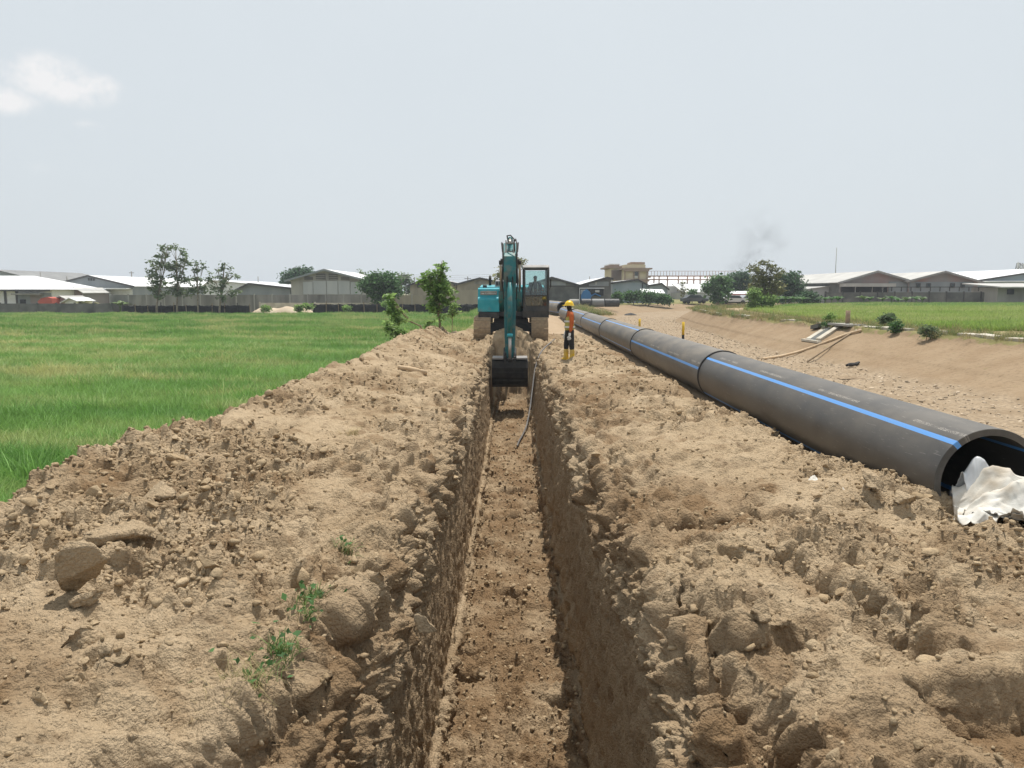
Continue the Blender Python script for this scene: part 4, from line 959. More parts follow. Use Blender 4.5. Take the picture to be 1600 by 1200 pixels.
for (a, nm) in ((LA, 0), (RA_, 1)):
    lean = .0 if nm else -.01
    bt = skin('boot', [(None, (a[0] + lean, a[1], .43), .082), (0, (a[0], a[1], .28), .078), (1, (a[0], a[1], .10), .066), (2, (a[0] - .10, a[1], .062), (.052, .056)), (3, (a[0] - .19, a[1], .05), (.042, .048)), (2, (a[0] + .045, a[1], .05), .05)], M['boot'], wk)
    m = MB(); m.prism([(a[0] - .25, 0), (a[0] + .095, 0), (a[0] + .095, .028), (a[0] - .25, .028)], a[1] - .052, a[1] + .052, 'y'); m.build('sole', M['wood_pale'], bt, bevel=.008)
def glove(w, curl, side):
    g = skin('glove', [(None, (w[0] + .004, w[1], w[2] + .09), .040), (0, (w[0], w[1], w[2] + .02), .038), (1, (w[0] - .005, w[1], w[2] - .04), (.046, .026))], M['glove'], wk)
    for k in range(4):
        x = w[0] - .042 + .026 * k; ln_ = (.030, .034, .032, .026)[k]
        skin('finger', [(None, (w[0] - .02 + .010 * k, w[1], w[2] - .035), .0105), (0, (x, w[1], w[2] - .075), .0105), (1, (x - .006, w[1] + side * .010, w[2] - .075 - ln_), .0098), (2, (x - .014, w[1] + side * .026, w[2] - .08 - ln_ * 1.65), .0088)], M['glove'], g, 1)
    skin('thumb', [(None, (w[0] - .01, w[1], w[2] - .01), .013), (0, (w[0] - .055, w[1], w[2] - .035), .012), (1, (w[0] - .068, w[1] + side * .012, w[2] - .075), .010)], M['glove'], g, 1)
glove((-.012, -.224, .79), 1, 1); glove((-.108, .206, .81), 1, -1)
# head: dark cloth mask round face and neck, ears and nose under it, hard hat
hd = skin('face_cloth', [(None, (.02, 0, 1.44), .072), (0, (0, 0, 1.515), .064), (1, (-.025, 0, 1.58), (.096, .086)), (2, (-.02, 0, 1.63), (.09, .082))], M['mask'], wk)
m = MB(); m.tube([(-.11, 0, 1.625), (-.125, 0, 1.60), (-.128, 0, 1.583)], [.012, .016, .012], 8); m.build('nose', M['mask'], hd, True)
for s in (-1, 1):
    MB().tube([(-.098, s * .034 - .013, 1.632), (-.098, s * .034 + .013, 1.632)], .009, 8).build('eye', M['black'], hd, True)
V, F = [], []
nr_, nk = 9, 32
for i in range(nr_):
    t = i / (nr_ - 1); q = t * math.pi / 2; rr = math.cos(q)
    for k in range(nk): a = 2 * math.pi * k / nk; V.append((-.018 + .132 * rr * math.cos(a), .112 * rr * math.sin(a), 1.645 + .125 * math.sin(q)))
for i in range(nr_ - 1):
    for k in range(nk): F.append((i * nk + k, i * nk + (k + 1) % nk, (i + 1) * nk + (k + 1) % nk, (i + 1) * nk + k))
hm = MB().add(V, F).build('hard_hat', M['yellow'], wk, True)
V, F = [], []
for k in range(nk):
    a = 2 * math.pi * k / nk; fx = 1 + .35 * max(0, -math.cos(a)) ** 2
    V += [(-.018 + .130 * math.cos(a), .110 * math.sin(a), 1.652), (-.018 + .15 * fx * math.cos(a), .128 * math.sin(a), 1.64), (-.018 + .15 * fx * math.cos(a), .128 * math.sin(a), 1.634), (-.018 + .128 * math.cos(a), .108 * math.sin(a), 1.640)]
for k in range(nk):
    for j in range(4): F.append((4 * k + j, 4 * k + (j + 1) % 4, 4 * ((k + 1) % nk) + (j + 1) % 4, 4 * ((k + 1) % nk) + j))
MB().add(V, F).build('brim', M['yellow'], hm, True)
MB().tube([(-.13, 0, 1.71), (-.06, 0, 1.765), (.03, 0, 1.768), (.09, 0, 1.73)], .012, 8).build('crest_rib', M['yellow'], hm, True)

# operator in the cab
op = thing('person', 'excavator operator in dark shirt sitting behind the cab windscreen', 'person', (EX[0] + .98, EX[1] - .62, EX[2] + 1.77))
skin('body', [(None, (0, .02, .10), (.13, .12)), (0, (0, .03, .32), (.16, .11)), (1, (0, .02, .50), (.13, .08)), (2, (0, 0, .58), .05), (3, (0, -.02, .68), (.075, .088)), (4, (0, -.02, .76), (.07, .08)),
              (2, (-.19, 0, .47), .058), (6, (-.25, -.16, .26), .045), (7, (-.30, -.38, .22), .034), (8, (-.30, -.47, .22), .035),
              (2, (.19, 0, .47), .058), (10, (.25, -.16, .26), .045), (11, (.30, -.38, .22), .034), (12, (.30, -.47, .22), .035),
              (0, (-.10, -.1, .06), .08), (14, (-.13, -.48, .06), .06), (15, (-.13, -.56, -.32), .045), (16, (-.13, -.68, -.36), .036),
              (0, (.10, -.1, .06), .08), (18, (.13, -.48, .06), .06), (19, (.13, -.56, -.32), .045), (20, (.13, -.68, -.36), .036)], M['skin'], op)
sh = skin('shirt', [(None, (0, .02, .08), (.15, .14)), (0, (0, .03, .32), (.175, .125)), (1, (0, .02, .50), (.145, .095)), (2, (0, .005, .56), .062), (2, (-.20, 0, .465), .074), (4, (-.255, -.16, .26), .060), (5, (-.30, -.34, .225), .046), (2, (.20, 0, .465), .074), (7, (.255, -.16, .26), .060), (8, (.30, -.34, .225), .046)], M['shirt_dark'], op)
for s in (-1, 1): MB().tube([(s * .09, -.085, .52), (s * .10, -.118, .36), (s * .085, -.13, .16)], .016, 6).build('harness_strap', M['reflective'], sh, True)
skin('trousers', [(None, (0, .02, .06), (.14, .13)), (0, (-.10, -.1, .06), .095), (1, (-.13, -.48, .06), .075), (2, (-.13, -.56, -.28), .058), (0, (.10, -.1, .06), .095), (4, (.13, -.48, .06), .075), (5, (.13, -.56, -.28), .058)], M['trouser'], op)
hr = MB(); V, F = [], []
for i in range(7):
    q = i / 6 * math.pi / 2
    for k in range(18): a = 2 * math.pi * k / 18; V.append((.083 * math.cos(q) * math.cos(a), -.008 + .094 * math.cos(q) * math.sin(a), .725 + .10 * math.sin(q)))
for i in range(6):
    for k in range(18): F.append((i * 18 + k, i * 18 + (k + 1) % 18, (i + 1) * 18 + (k + 1) % 18, (i + 1) * 18 + k))
hr.add(V, F).build('hair', M['black'], op, True)
m = MB(); m.tube([(0, -.105, .70), (0, -.122, .672)], [.010, .015], 8); m.build('nose', M['skin'], op, True)

# ------------------------------------------------------------------ small things on the soil
def lie(name, pix, rad, label, cat, mat_, zoff=.03, z0=.2, n=8, flat=False):
    pts = []
    for px, py in pix:
        p = gp(px, py, z0)
        for _ in range(3): z = soil_z(p.x, p.y); p = gp(px, py, z)
        pts.append((p.x, p.y, (z if not flat or not pts else pts[0][2] - zoff) + zoff))
    return tag(MB().tube(pts, rad, n).build(name, mat_, None, True), label, cat)
lie('wooden_stick', [(622, 577), (640, 580), (667, 586)], [.05, .06, .055], 'pale stripped wooden stick lying across the left spoil heap', 'stick', M['wood_pale'], .05)
lie('root', [(772, 601), (782, 592), (789, 578)], [.02, .03, .02], 'pale curved root sticking out beside the excavator bucket', 'root', M['wood_pale'], .06)
lie('root', [(768, 599), (782, 597), (793, 598)], [.016, .02, .014], 'thin straight root lying flat below the curved root at the bucket', 'root', M['wood_pale'], .08)
hp = [(1.72, 31.0, .08), (1.42, 28.4, .10), (1.20, 26.6, .12), (.95, 25.6, -.06), (.76, 25.0, -.5), (.66, 24.4, -1.05), (.56, 23.6, -1.6), (.44, 22.8, -2.0), (.32, 22.0, -2.12), (.20, 21.1, -2.15), (.14, 20.5, -2.17)]
tag(MB().tube(catmull(np.array(hp), 40), .024, 8).build('hose', M['cable'], None, True), 'thin grey hose hanging over the right trench edge onto the trench floor', 'hose')
bp_ = lie('plastic_strip', [(1207, 842), (1216, 838), (1226, 835)], .008, 'small blue plastic strip caught in the soil below the pipe', 'scrap', M['blue_scrap'], .03, flat=True)
for (px, py, pb_, lab) in [(999, 498, 523, 'farther of two yellow and black marker posts behind the pipe'), (1067, 503, 536, 'nearer of two yellow and black marker posts behind the pipe')]:
    b = gp(px, pb_, .0); h = at(px, py, b.y).z
    t = thing('marker_post', lab, 'marker post', (b.x, b.y, -.05))
    MB().tube([(0, 0, 0), (0, 0, h * .45)], .05, 12).build('black_sleeve', M['black'], t, True)
    MB().tube([(0, 0, h * .45), (0, 0, h + .05)], .05, 12).build('yellow_sleeve', M['post_yellow'], t, True)

# ------------------------------------------------------------------ buildings
def zat(py, Y): return at(800, py, Y).z
def xat(px, Y): return at(px, 455, Y).x
def shed(name, label, px0, px1, pxp, pyb, pye0, pye1, pyp, Y, L_, wall_, roof_, trim=None, over=.5, zb=None, group=None, cat='warehouse', side=None):
    """gabled building with its gable end facing the camera, ridge running away"""
    x0, x1, xp = xat(px0, Y), xat(px1, Y), xat(pxp, Y); z0, z1, zp = zat(pye0, Y), zat(pye1, Y), zat(pyp, Y)
    zb = (-1.1 if x1 < -3 else 0) if zb is None else zb
    t = thing(name, label, cat, (xp, Y, zb), 0, group)
    X0, X1 = x0 - xp, x1 - xp; Z0, Z1, ZP = z0 - zb, z1 - zb, zp - zb
    MB().prism([(X0, -.1), (X1, -.1), (X1, Z1 - .12), (0, ZP - .12), (X0, Z0 - .12)], 0, .25, 'y').build('gable_wall', wall_, t)
    MB().box(((X0 + .12), L_ / 2 + .26, (Z0 - .15) / 2 - .05), (.22, L_, Z0 - .15)).build('side_wall', side or wall_, t)
    MB().box(((X1 - .12), L_ / 2 + .26, (Z1 - .15) / 2 - .05), (.22, L_, Z1 - .15)).build('side_wall', side or wall_, t)
    MB().box(((X0 + X1) / 2, L_ + .4, min(Z0, Z1) / 2), (X1 - X0, .2, min(Z0, Z1) - .2)).build('rear_wall', side or wall_, t)
    for (xa, za, s) in ((X0, Z0, -1), (X1, Z1, 1)):
        d = Vector((xa, za - ZP)); dn = d.normalized(); xe, ze = xa + dn.x * over, za + dn.y * over; th = .10
        MB().prism([(0, ZP), (xe, ze), (xe, ze - th), (0, ZP - th)], -over, L_ + over, 'y').build('roof', roof_, t)
        if trim: MB().prism([(0, ZP + .03), (xe * 1.005, ze + .03), (xe * 1.005, ze - .28), (0, ZP - .28)], -over - .08, -over - .01, 'y').build('verge_trim', trim, t)
    t['_'] = 0; del t['_']
    return t
def pbox(t, name, px0, py0, px1, py1, Y, mat_, proud=.06, depth=.12, parent=None):
    """a panel on a facade, given by its place on the facade at distance Y"""
    a, b = at(px0, py1, Y), at(px1, py0, Y); c = (a + b) / 2; lo = t.location
    return MB().box((c.x - lo.x, Y - lo.y - proud, c.z - lo.z), (abs(b.x - a.x), depth, abs(b.z - a.z))).build(name, mat_, parent or t)
def window(t, px0, py0, px1, py1, Y, frame, bars=1):
    a, b = at(px0, py1, Y), at(px1, py0, Y); lo = t.location; w, h = b.x - a.x, b.z - a.z; c = Vector(((a.x + b.x) / 2 - lo.x, Y - lo.y, (a.z + b.z) / 2 - lo.z))
    m = MB()
    for s in (-1, 1): m.box((c.x + s * w / 2, c.y - .17, c.z), (.10, .14, h + .1)); m.box((c.x, c.y - .17, c.z + s * h / 2), (w - .1, .14, .10))
    for k in range(bars): m.box((c.x - w / 2 + w * (k + 1) / (bars + 1), c.y - .165, c.z), (.06, .10, h - .1))
    f = m.build('window', frame, t); MB().box((c.x, c.y - .14, c.z), (w - .08, .05, h - .08)).build('pane', M['pane'], f); return f
# far left
t = shed('warehouse', 'grey roofed large warehouse behind the white roof at the far left', -110, 105, -4, 480, 447, 447, 421, 205, 40, M['corr_grey'], M['roof_grey'], None)
# white hipped roof building
Y = 122; x0, x1 = xat(-150, Y), xat(82, Y); zb = -1.1; zt = zat(453, Y); 
t = thing('warehouse', 'white walled warehouse with broad pale hipped roof at the far left edge', 'warehouse', ((x0 + x1) / 2, Y, zb)); w = x1 - x0; h = zt - zb
MB().box((0, 7, h / 2), (w, 14, h)).build('wall', M['white'], t)
rh = zat(431, Y + 8) - zb; m = MB(); e = 1.0
m.add([(-w / 2 - e, -e, h + .08), (w / 2 + e, -e, h + .08), (w / 2 + e, 15, h + .08), (-w / 2 - e, 15, h + .08), (-w / 2 + 7, 7, rh), (w / 2 - 7, 7, rh)], [(0, 1, 5, 4), (1, 2, 5), (2, 3, 4, 5), (3, 0, 4), (3, 2, 1, 0)]).build('roof', M['roof_white'], t)
pbox(t, 'fascia', -150, 452.4, 84, 455, Y, M['grey_dark'], 1.0, .1)
for p in (9, 27): pbox(t, 'pilaster', p - .8, 455, p + .8, 480, Y, M['grey_dark'])
pbox(t, 'grey_cladding_bay', 28, 458, 80, 478, Y, M['corr_grey'], .05)
pbox(t, 'rust_panel', 49, 459, 66, 476, Y, M['corr_red'], .09)
c = pbox(t, 'canopy', 27, 458.4, 70, 460.4, Y, M['concrete'], .8, 1.5)
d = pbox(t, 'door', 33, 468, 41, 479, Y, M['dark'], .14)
# gabled warehouse
Y = 138
t = shed('warehouse', 'wide warehouse with grey louvred gable, white lower wall and white right roof slope', 74, 208, 141, 485, 447, 446, 430, Y, 75, M['corr_grey'], M['roof_white'], M['grey_dark'])
pbox(t, 'white_lower_wall', 118, 452, 207, 476, Y, M['white'], .05); pbox(t, 'canopy', 124, 450, 205, 451.8, Y, M['roof_white'], .9, 1.9)
window(t, 149, 463, 153, 469.5, Y - .1, M['grey_dark'], 0); window(t, 164.5, 463, 168, 469, Y - .1, M['grey_dark'], 0)
for p in (139, 143, 147): pbox(t, 'vent', p - 1, 434.5, p + 1, 438.5, Y, M['grey_dark'])
t = shed('shed', 'low brown roofed shed before the grey gabled warehouse', 78, 128, 118, 480, 460, 455, 449, 128, 8, M['corr_red'], M['roof_mid'])
t = shed('shack', 'small grey roofed brick shack beside the red tarpaulin', 80, 103, 95, 480, 468, 466, 462, 112, 5, M['corr_red'], M['roof_mid'])
t = shed('shack', 'tiny white roofed hut between the brick shack and the banana plant', 100, 117, 110, 480, 470, 468, 465, 110, 4, M['white'], M['roof_white'])
Y = 110; a = at(58, 478, Y); t = thing('tarpaulin_shelter', 'red tarpaulin shelter standing before the white walled warehouse', 'tarpaulin', (xat(69, Y), Y, -1.1))
MB().prism([(-1.0, 0), (1.0, 0), (1.0, zat(466, Y) + 1.1), (.4, zat(464, Y) + 1.1), (-.5, zat(466, Y) + 1.1), (-1.05, zat(471, Y) + 1.1)], 0, 3, 'y').build('cover', M['orange_red'], t)
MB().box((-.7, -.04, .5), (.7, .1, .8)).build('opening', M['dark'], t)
# white sheds behind the wall, mid left
Y = 150
shed('shed', 'long white roofed shed behind the concrete wall left of the big pale warehouse', 318, 432, 330, 485, 446, 447, 437, Y, 35, M['white'], M['roof_white'], None)
shed('shed', 'low shed with dark eave and white roof touching the big pale warehouse', 372, 453, 390, 485, 451, 449, 442, 134, 20, M['corr_grey'], M['roof_white'], M['grey_dark'])
Y = 124
t = shed('warehouse', 'big pale concrete warehouse with four gable vents and dark roof edge', 455, 573, 509, 485, 436, 437, 420.5, Y, 40, M['concrete_lt'], M['roof_white'], M['corr_grey'], .8)
for (a, b, c_) in ((476, 489, 432.5), (494, 508.5, 428), (514, 528, 428), (533, 546, 432.5)):
    f = pbox(t, 'vent', a, c_, b, 437.5, Y, M['concrete'], .08)
    for k in range(3): pbox(t, 'vent_slat', a, c_ + (437.5 - c_) * (k + .2) / 3, b, c_ + (437.5 - c_) * (k + .55) / 3, Y, M['grey_dark'], .17, .1, f)
for k, (a, b) in enumerate(((474, 489), (490, 510), (511, 528), (529, 547), (548, 565))):
    pbox(t, 'metal_panel', a + .3, 439 + (k in (0, 4)) * 1.5, b - .3, 460, Y, M['corr_pale'], .07)
# beige double gables
t = shed('warehouse', 'beige warehouse gable with small dark window behind the young tree', 641, 713, 672, 485, 444, 442, 433.5, 128, 30, M['beige'], M['roof_mid'], M['grey_dark']); window(t, 652.5, 443, 655.5, 449, 128 - .05, M['grey_dark'], 0)
t = shed('warehouse', 'beige warehouse gable with a peaked vent behind the excavator', 714, 790, 750, 485, 443, 442, 433.5, 127, 30, M['beige'], M['roof_mid'], M['grey_dark'])
pbox(t, 'vent', 741, 440, 760, 444, 127, M['concrete'])
# right: dark block walls with two gables
Y = 112
t = shed('warehouse', 'dark grey block warehouse gable directly right of the excavator cab', 818, 904, 862, 480, 446, 444.5, 432.5, Y, 30, M['dark_brick'], M['roof_white'], M['grey_dark'], .3)
pbox(t, 'lintel_band', 819, 446.5, 904, 448, Y, M['grey_dark']); 
pbox(t, 'upper_cladding', 840, 439.5, 884, 446, Y, M['corr_grey'], .05)
t = shed('warehouse', 'dark grey warehouse gable with white framed opening and blue machine inside', 905.2, 954.5, 948, 480, 445, 434, 432.5, Y - .4, 30, M['dark_brick'], M['roof_white'], M['grey_dark'], .3)
YY_ = Y - .4
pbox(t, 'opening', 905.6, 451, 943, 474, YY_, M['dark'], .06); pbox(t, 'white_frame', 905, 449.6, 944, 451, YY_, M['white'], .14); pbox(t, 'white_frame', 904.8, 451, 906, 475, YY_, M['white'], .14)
pbox(t, 'yard_view', 907, 452.5, 916, 460, YY_, M['corr_pale'], .10); pbox(t, 'low_block_wall', 907, 462, 943, 474.6, YY_, M['dark_brick'], .16); pbox(t, 'upper_cladding', 920, 440, 951, 447, YY_, M['corr_grey'], .05); pbox(t, 'roof_light', 930, 439, 932.5, 445, YY_, M['corr_pale'], .10)
tr_ = thing('blue_machine', 'blue lorry or digger standing in the white framed opening', 'machine', (xat(918, YY_ - .9), YY_ - .9, 0))
m = MB(); z = lambda py: zat(py, YY_ - .9)
m.prism([(-.9, z(470)), (.4, z(470)), (.6, z(462)), (.35, z(456)), (-.1, z(452)), (-.6, z(455)), (-.9, z(462))], 0, .5, 'y'); m.build('body', M['blue'], tr_, bevel=.05)
MB().prism([(.35, z(458)), (2.0, z(458)), (2.0, z(452)), (.5, z(452))], .05, .45, 'y').build('dark_cab', M['dark'], tr_); MB().box((1.4, -.02, z(455)), (.6, .06, .3)).build('window', M['corr_pale'], tr_)
MB().tube([(.3, .1, z(464)), (1.1, .1, z(459)), (1.9, .1, z(463))], .10, 8).build('arm', M['blue'], tr_)
Y = 132
t = shed('warehouse', 'blue grey clad warehouse with white left roof slope below the yellow building', 956, 1014, 996, 480, 441, 445.5, 436, Y, 25, M['corr_blue'], M['roof_white'], M['grey_dark'], .3, cat='warehouse')
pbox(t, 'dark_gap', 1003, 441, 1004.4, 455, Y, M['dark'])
pbox(t, 'side_cladding', 954.8, 436, 957, 480, Y, M['corr_pale'], .1)
t = shed('warehouse', 'smaller blue grey gable right of the dark vertical gap and hedge', 1015, 1043, 1033, 480, 445, 450, 442, Y - 1, 25, M['corr_blue'], M['roof_white'], M['grey_dark'], .3)
# yellow office block
Y = 185; zb = 0
x0, xm, x1 = xat(952, Y + 8), xat(976, Y), xat(1012, Y); t = thing('office_building', 'cream four storey block with brown bands and a rooftop water tank tower', 'building', (xm, Y, 0))
zt = zat(421, Y); w = x1 - xm
MB().box((w / 2, 9, zt / 2), (w, 18, zt)).build('wall', M['bld_cream'], t); lw = xm - x0
MB().box((-lw / 2 - .03, 12, zat(418, Y) / 2), (lw, 12, zat(418, Y))).build('side_wing', M['bld_cream'], t)
for (pa, pb2) in ((424, 421), (440, 436)): pbox(t, 'brown_band', 975, pb2, 1014, pa, Y, M['bld_brown'], .3, .7)
MB().box((w / 2, 9, zt + .18), (w + 1.8, 19.4, .35)).build('roof_slab', M['bld_brown'], t); MB().box((w / 2 - .3, 9, zt + .75), (w - .6, 17.4, .8)).build('parapet', M['bld_cream'], t)
MB().box((-lw / 2 - .5, 12, zat(419, Y) + .35), (lw + 1.2, 13, .35)).build('wing_roof_slab', M['bld_brown'], t)
MB().box((-lw / 2 - .3, 12.2, zat(415.5, Y)), (lw - .4, 12, 1.0)).build('wing_parapet', M['bld_brown'], t); MB().box((-lw / 2 - .3, 12.2, zat(411.5, Y)), (lw - .2, 12, .25)).build('wing_cap', M['roof_white'], t)
for p in (976, 1011, 990.2, 997.8): pbox(t, 'brown_pier', p - .9, 424, p + .9, 445, Y, M['bld_brown'], .2, .5)
window(t, 991.4, 425, 996.6, 430.5, Y - .15, M['grey_dark'], 2); pbox(t, 'infill', 991.4, 431, 996.6, 434, Y, M['white'], .1)
Yw = Y + 6
for k in range(8): 
    xx = -lw + .4 + k * (lw - .6) / 7
    MB().box((xx, 5.9, zat(429, Y) ), (.45, .35, zat(422, Y) - zat(438, Y))).build('brown_pier', M['bld_brown'], t)
for k in range(7):
    xx = -lw + .4 + (k + .5) * (lw - .6) / 7
    MB().box((xx, 5.97, zat(429, Y)), (.5, .1, 2.0)).build('window', M['pane'], t)
xa, xb = xat(989, Y) - xm, xat(1009, Y) - xm
tw = MB().box(((xa + xb) / 2, 6, (zat(417, Y) + zat(410.5, Y)) / 2), (xb - xa, 6, zat(410.5, Y) - zat(417, Y))).build('stair_tower', M['bld_cream'], t)
MB().box((xb - .9, 2.95, zat(415.5, Y)), (1.0, .1, .7)).build('window', M['pane'], tw); MB().box(((xa + xb) / 2, 6, zat(410.6, Y)), (xb - xa + .3, 6.3, .5)).build('tower_band', M['bld_brown'], tw)
for k in range(4): MB().tube([(xa + .5 + k * (xb - xa - 1) / 3, 6, zat(410.6, Y)), (xa + .5 + k * (xb - xa - 1) / 3, 6, zat(408, Y))], .45, 12).build('water_tank', M['bld_brown'] if k % 2 else M['concrete'], t, True)
MB().box((x1 - xm + .8, 9, zat(432, Y)), (1.6, 8, .4)).build('balcony', M['bld_brown'], t)
# white hall with rusty lattice frame on its roof line
Y = 200; x0, x1 = xat(1012, Y), xat(1150, Y); t = thing('hall', 'large white hall with rusty steel frame along its upper wall', 'hall', (x0, Y, 0)); w = x1 - x0
MB().prism([(.2, 0), (14, 0), (14, zat(431, Y + 14)), (.2, zat(447, Y))], 0, w).build('upper_roof', M['roof_white'], t)
m = MB(); m.prism([(-.5, zat(443, Y)), (-14, zat(456, Y - 14)), (-14, zat(456, Y - 14) - .2), (-.5, zat(443, Y) - .2)], 6, w); 
MB().add([(p[0], p[1], p[2]) for p in m.v], m.f).build('lower_roof', M['roof_white'], t)
MB().box((w / 2 + 3, -7, zat(457.5, Y - 14) / 2), (w - 6, 13.4, zat(457.5, Y - 14))).build('lower_wall', M['corr_pale'], t)
fr = MB(); zt = zat(431, Y)
for p in (1021, 1029, 1042, 1059, 1073, 1083, 1093, 1104): fr.box((xat(p, Y) - x0, -.35, (zt + zat(447, Y)) / 2), (.28, .3, zt - zat(447, Y)))
for py in (431.5, 437): fr.box((w / 2, -.35, zat(py, Y)), (w, .25, .3))
for k in range(30): fr.box((w * k / 29, -.3, zt + .6), (.08, .08, 1.2))
fr.box((w / 2, -.3, zt + 1.2), (w, .08, .08)); fr.build('steel_frame', M['rust'], t)
# right hand warehouses
Y = 118
t = shed('warehouse', 'rust stained gabled warehouse with long grey roof, left of the twin pair on the right', 1312, 1418, 1367, 480, 439.5, 437.5, 423, Y, 45, M['corr_red'], M['roof_mid'], M['grey_mid'], .6, side=M['dark_brick'])
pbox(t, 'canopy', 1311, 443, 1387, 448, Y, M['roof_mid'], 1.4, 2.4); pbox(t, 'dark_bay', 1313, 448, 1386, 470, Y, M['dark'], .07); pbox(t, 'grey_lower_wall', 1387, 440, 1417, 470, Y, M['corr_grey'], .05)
for p in (1326, 1352, 1368): pbox(t, 'canopy_post', p - .7, 448, p + .7, 470, Y, M['corr_pale'], 2.2, .2)
t2 = shed('warehouse', 'rust stained gabled warehouse with four square windows, right of the twin pair', 1418.6, 1527, 1472, 480, 437.5, 439, 423.5, Y - .4, 45, M['corr_red'], M['roof_mid'], M['grey_mid'], .6, side=M['corr_grey'])
pbox(t2, 'grey_lower_wall', 1419.5, 440.5, 1521, 470, Y - .4, M['corr_grey'], .05)
for (a, b) in ((1431, 1437), (1447, 1453), (1484.5, 1490.5), (1500.5, 1506)): window(t2, a, 443, b, 449, Y - .45, M['grey_dark'], 0)
t3 = shed('shed', 'white lean-to shed at the left end of the rust stained warehouses', 1262, 1311, 1300, 480, 451, 447, 446, Y + 4, 12, M['corr_pale'], M['roof_mid'], None, .3, cat='shed')
Y = 150
t = shed('warehouse', 'long white roofed warehouse at the far right edge', 1516, 1720, 1650, 480, 439, 439, 418, Y, 60, M['corr_blue'], M['roof_white'], M['grey_dark'])
x0, x1 = xat(1515, Y + 1), xat(1720, Y + 1); b = MB(); b.add([(x0 - t.location.x, -1, zat(441, Y)), (x1 - t.location.x, -1, zat(441, Y)), (x1 - t.location.x, 8, zat(428, Y)), (x0 - t.location.x, 8, zat(430, Y))], [(0, 1, 2, 3)]); o = b.build('front_roof', M['roof_white'], t); o.modifiers.new('thickness', 'SOLIDIFY').thickness = .15
for p in (1549, 1556, 1562, 1569, 1577, 1583): 
    MB().tube([(xat(p, Y + 8) - t.location.x, 8, zat(430, Y)), (xat(p, Y + 8) - t.location.x, 8, zat(427.6, Y))], .45, 10).build('roof_ventilator', M['concrete'], t, True)
Y = 104
t = thing('outbuilding', 'small white outbuilding with grey canopy roof at the right edge beyond the field', 'outbuilding', (xat(1590, Y), Y, 0)); x0, x1 = xat(1559, Y) - t.location.x, 8
MB().box(((x0 + x1) / 2, 3, zat(449, Y) / 2), (x1 - x0, 6, zat(449, Y))).build('wall', M['concrete_lt'], t); MB().prism([(-2.2, zat(450, Y)), (7, zat(443.5, Y)), (7, zat(443.5, Y) + .15), (-2.2, zat(450, Y) + .15)], x0 - .8, x1).build('roof', M['roof_mid'], t)
pbox(t, 'door', 1573, 452, 1584, 460, Y, M['dark'])

# ------------------------------------------------------------------ walls and fences (each panel and post a piece)
def panel_wall(name, label, px0, px1, Y0, Y1, pyt, zb, pw, mat_, postm, rows=1, cat='wall', th=.12, top=None):
    a, b = Vector((xat(px0, Y0), Y0, zb)), Vector((xat(px1, Y1), Y1, zb)); d = b - a; L_ = d.length; n = max(1, round(L_ / pw)); w = L_ / n
    t = thing(name, label, cat, a, math.atan2(d.y, d.x)); h = zat(pyt, (Y0 + Y1) / 2) - zb
    pm2 = MB().box((0, 0, h / rows / 2 - .01), (w - .16, th, h / rows - .02)).mesh('wall_panel'); ps2 = MB().box((0, 0, h / 2 + .05), (.16, th + .1, h + .1)).mesh('wall_post')
    for k in range(n):
        for r in range(rows):
            o = link('wall_panel', pm2, mat_, t); o.location = (w * (k + .5), random.uniform(-.015, .015), h / rows * r)
    for k in range(n + 1):
        o = link('wall_post', ps2, postm, t); o.location = (w * k, 0, 0)
    if top:
        m = MB().box((L_ / 2, 0, h + .12), (L_, .05, .05)); m.build('top_rail', top, t)
    return t
panel_wall('concrete_wall', 'long stained precast concrete wall behind the paddy field', 172, 592, 105, 106, 460.5, -1.1, 2.4, M['concrete'], M['concrete_lt'])
panel_wall('concrete_wall', 'brownish rendered wall behind the black net between the trees', 614, 702, 107, 107, 461, -1.1, 2.6, M['beige'], M['concrete_lt'])
panel_wall('concrete_wall', 'taller beige stained wall right of the young tree beside the excavator', 703, 800, 106.5, 106.5, 453, -1.1, 2.6, M['beige'], M['beige'])
panel_wall('block_wall', 'low dark grey wall along the field at the far left', -60, 174, 103, 103, 474, -1.1, 2.6, M['dark_brick'], M['dark_brick'])
panel_wall('block_wall', 'dark wall topped by an open steel frame beyond the right hand field', 1290, 1560, 107, 107, 456.5, .05, 2.5, M['dark_brick'], M['grey_dark'])
t = thing('steel_frame', 'open steel frame standing on top of the dark wall on the right', 'frame', (xat(1378, 107), 107, zat(456.5, 107) + .12)); m = MB(); w = xat(1559, 107) - xat(1378, 107); h = 6.5 * 107 / 1200
for k in range(13): MB().box((w * k / 12, 0, h / 2), (.10, .10, h)).build('upright', M['grey_dark'], t)
MB().box((w / 2, 0, h), (w, .1, .1)).build('rail', M['grey_dark'], t)
panel_wall('rendered_kerb', 'pale low plinth strip below the long concrete wall', 405, 578, 103.5, 103.5, 473, -1.1, 6, M['coping'], M['coping'])
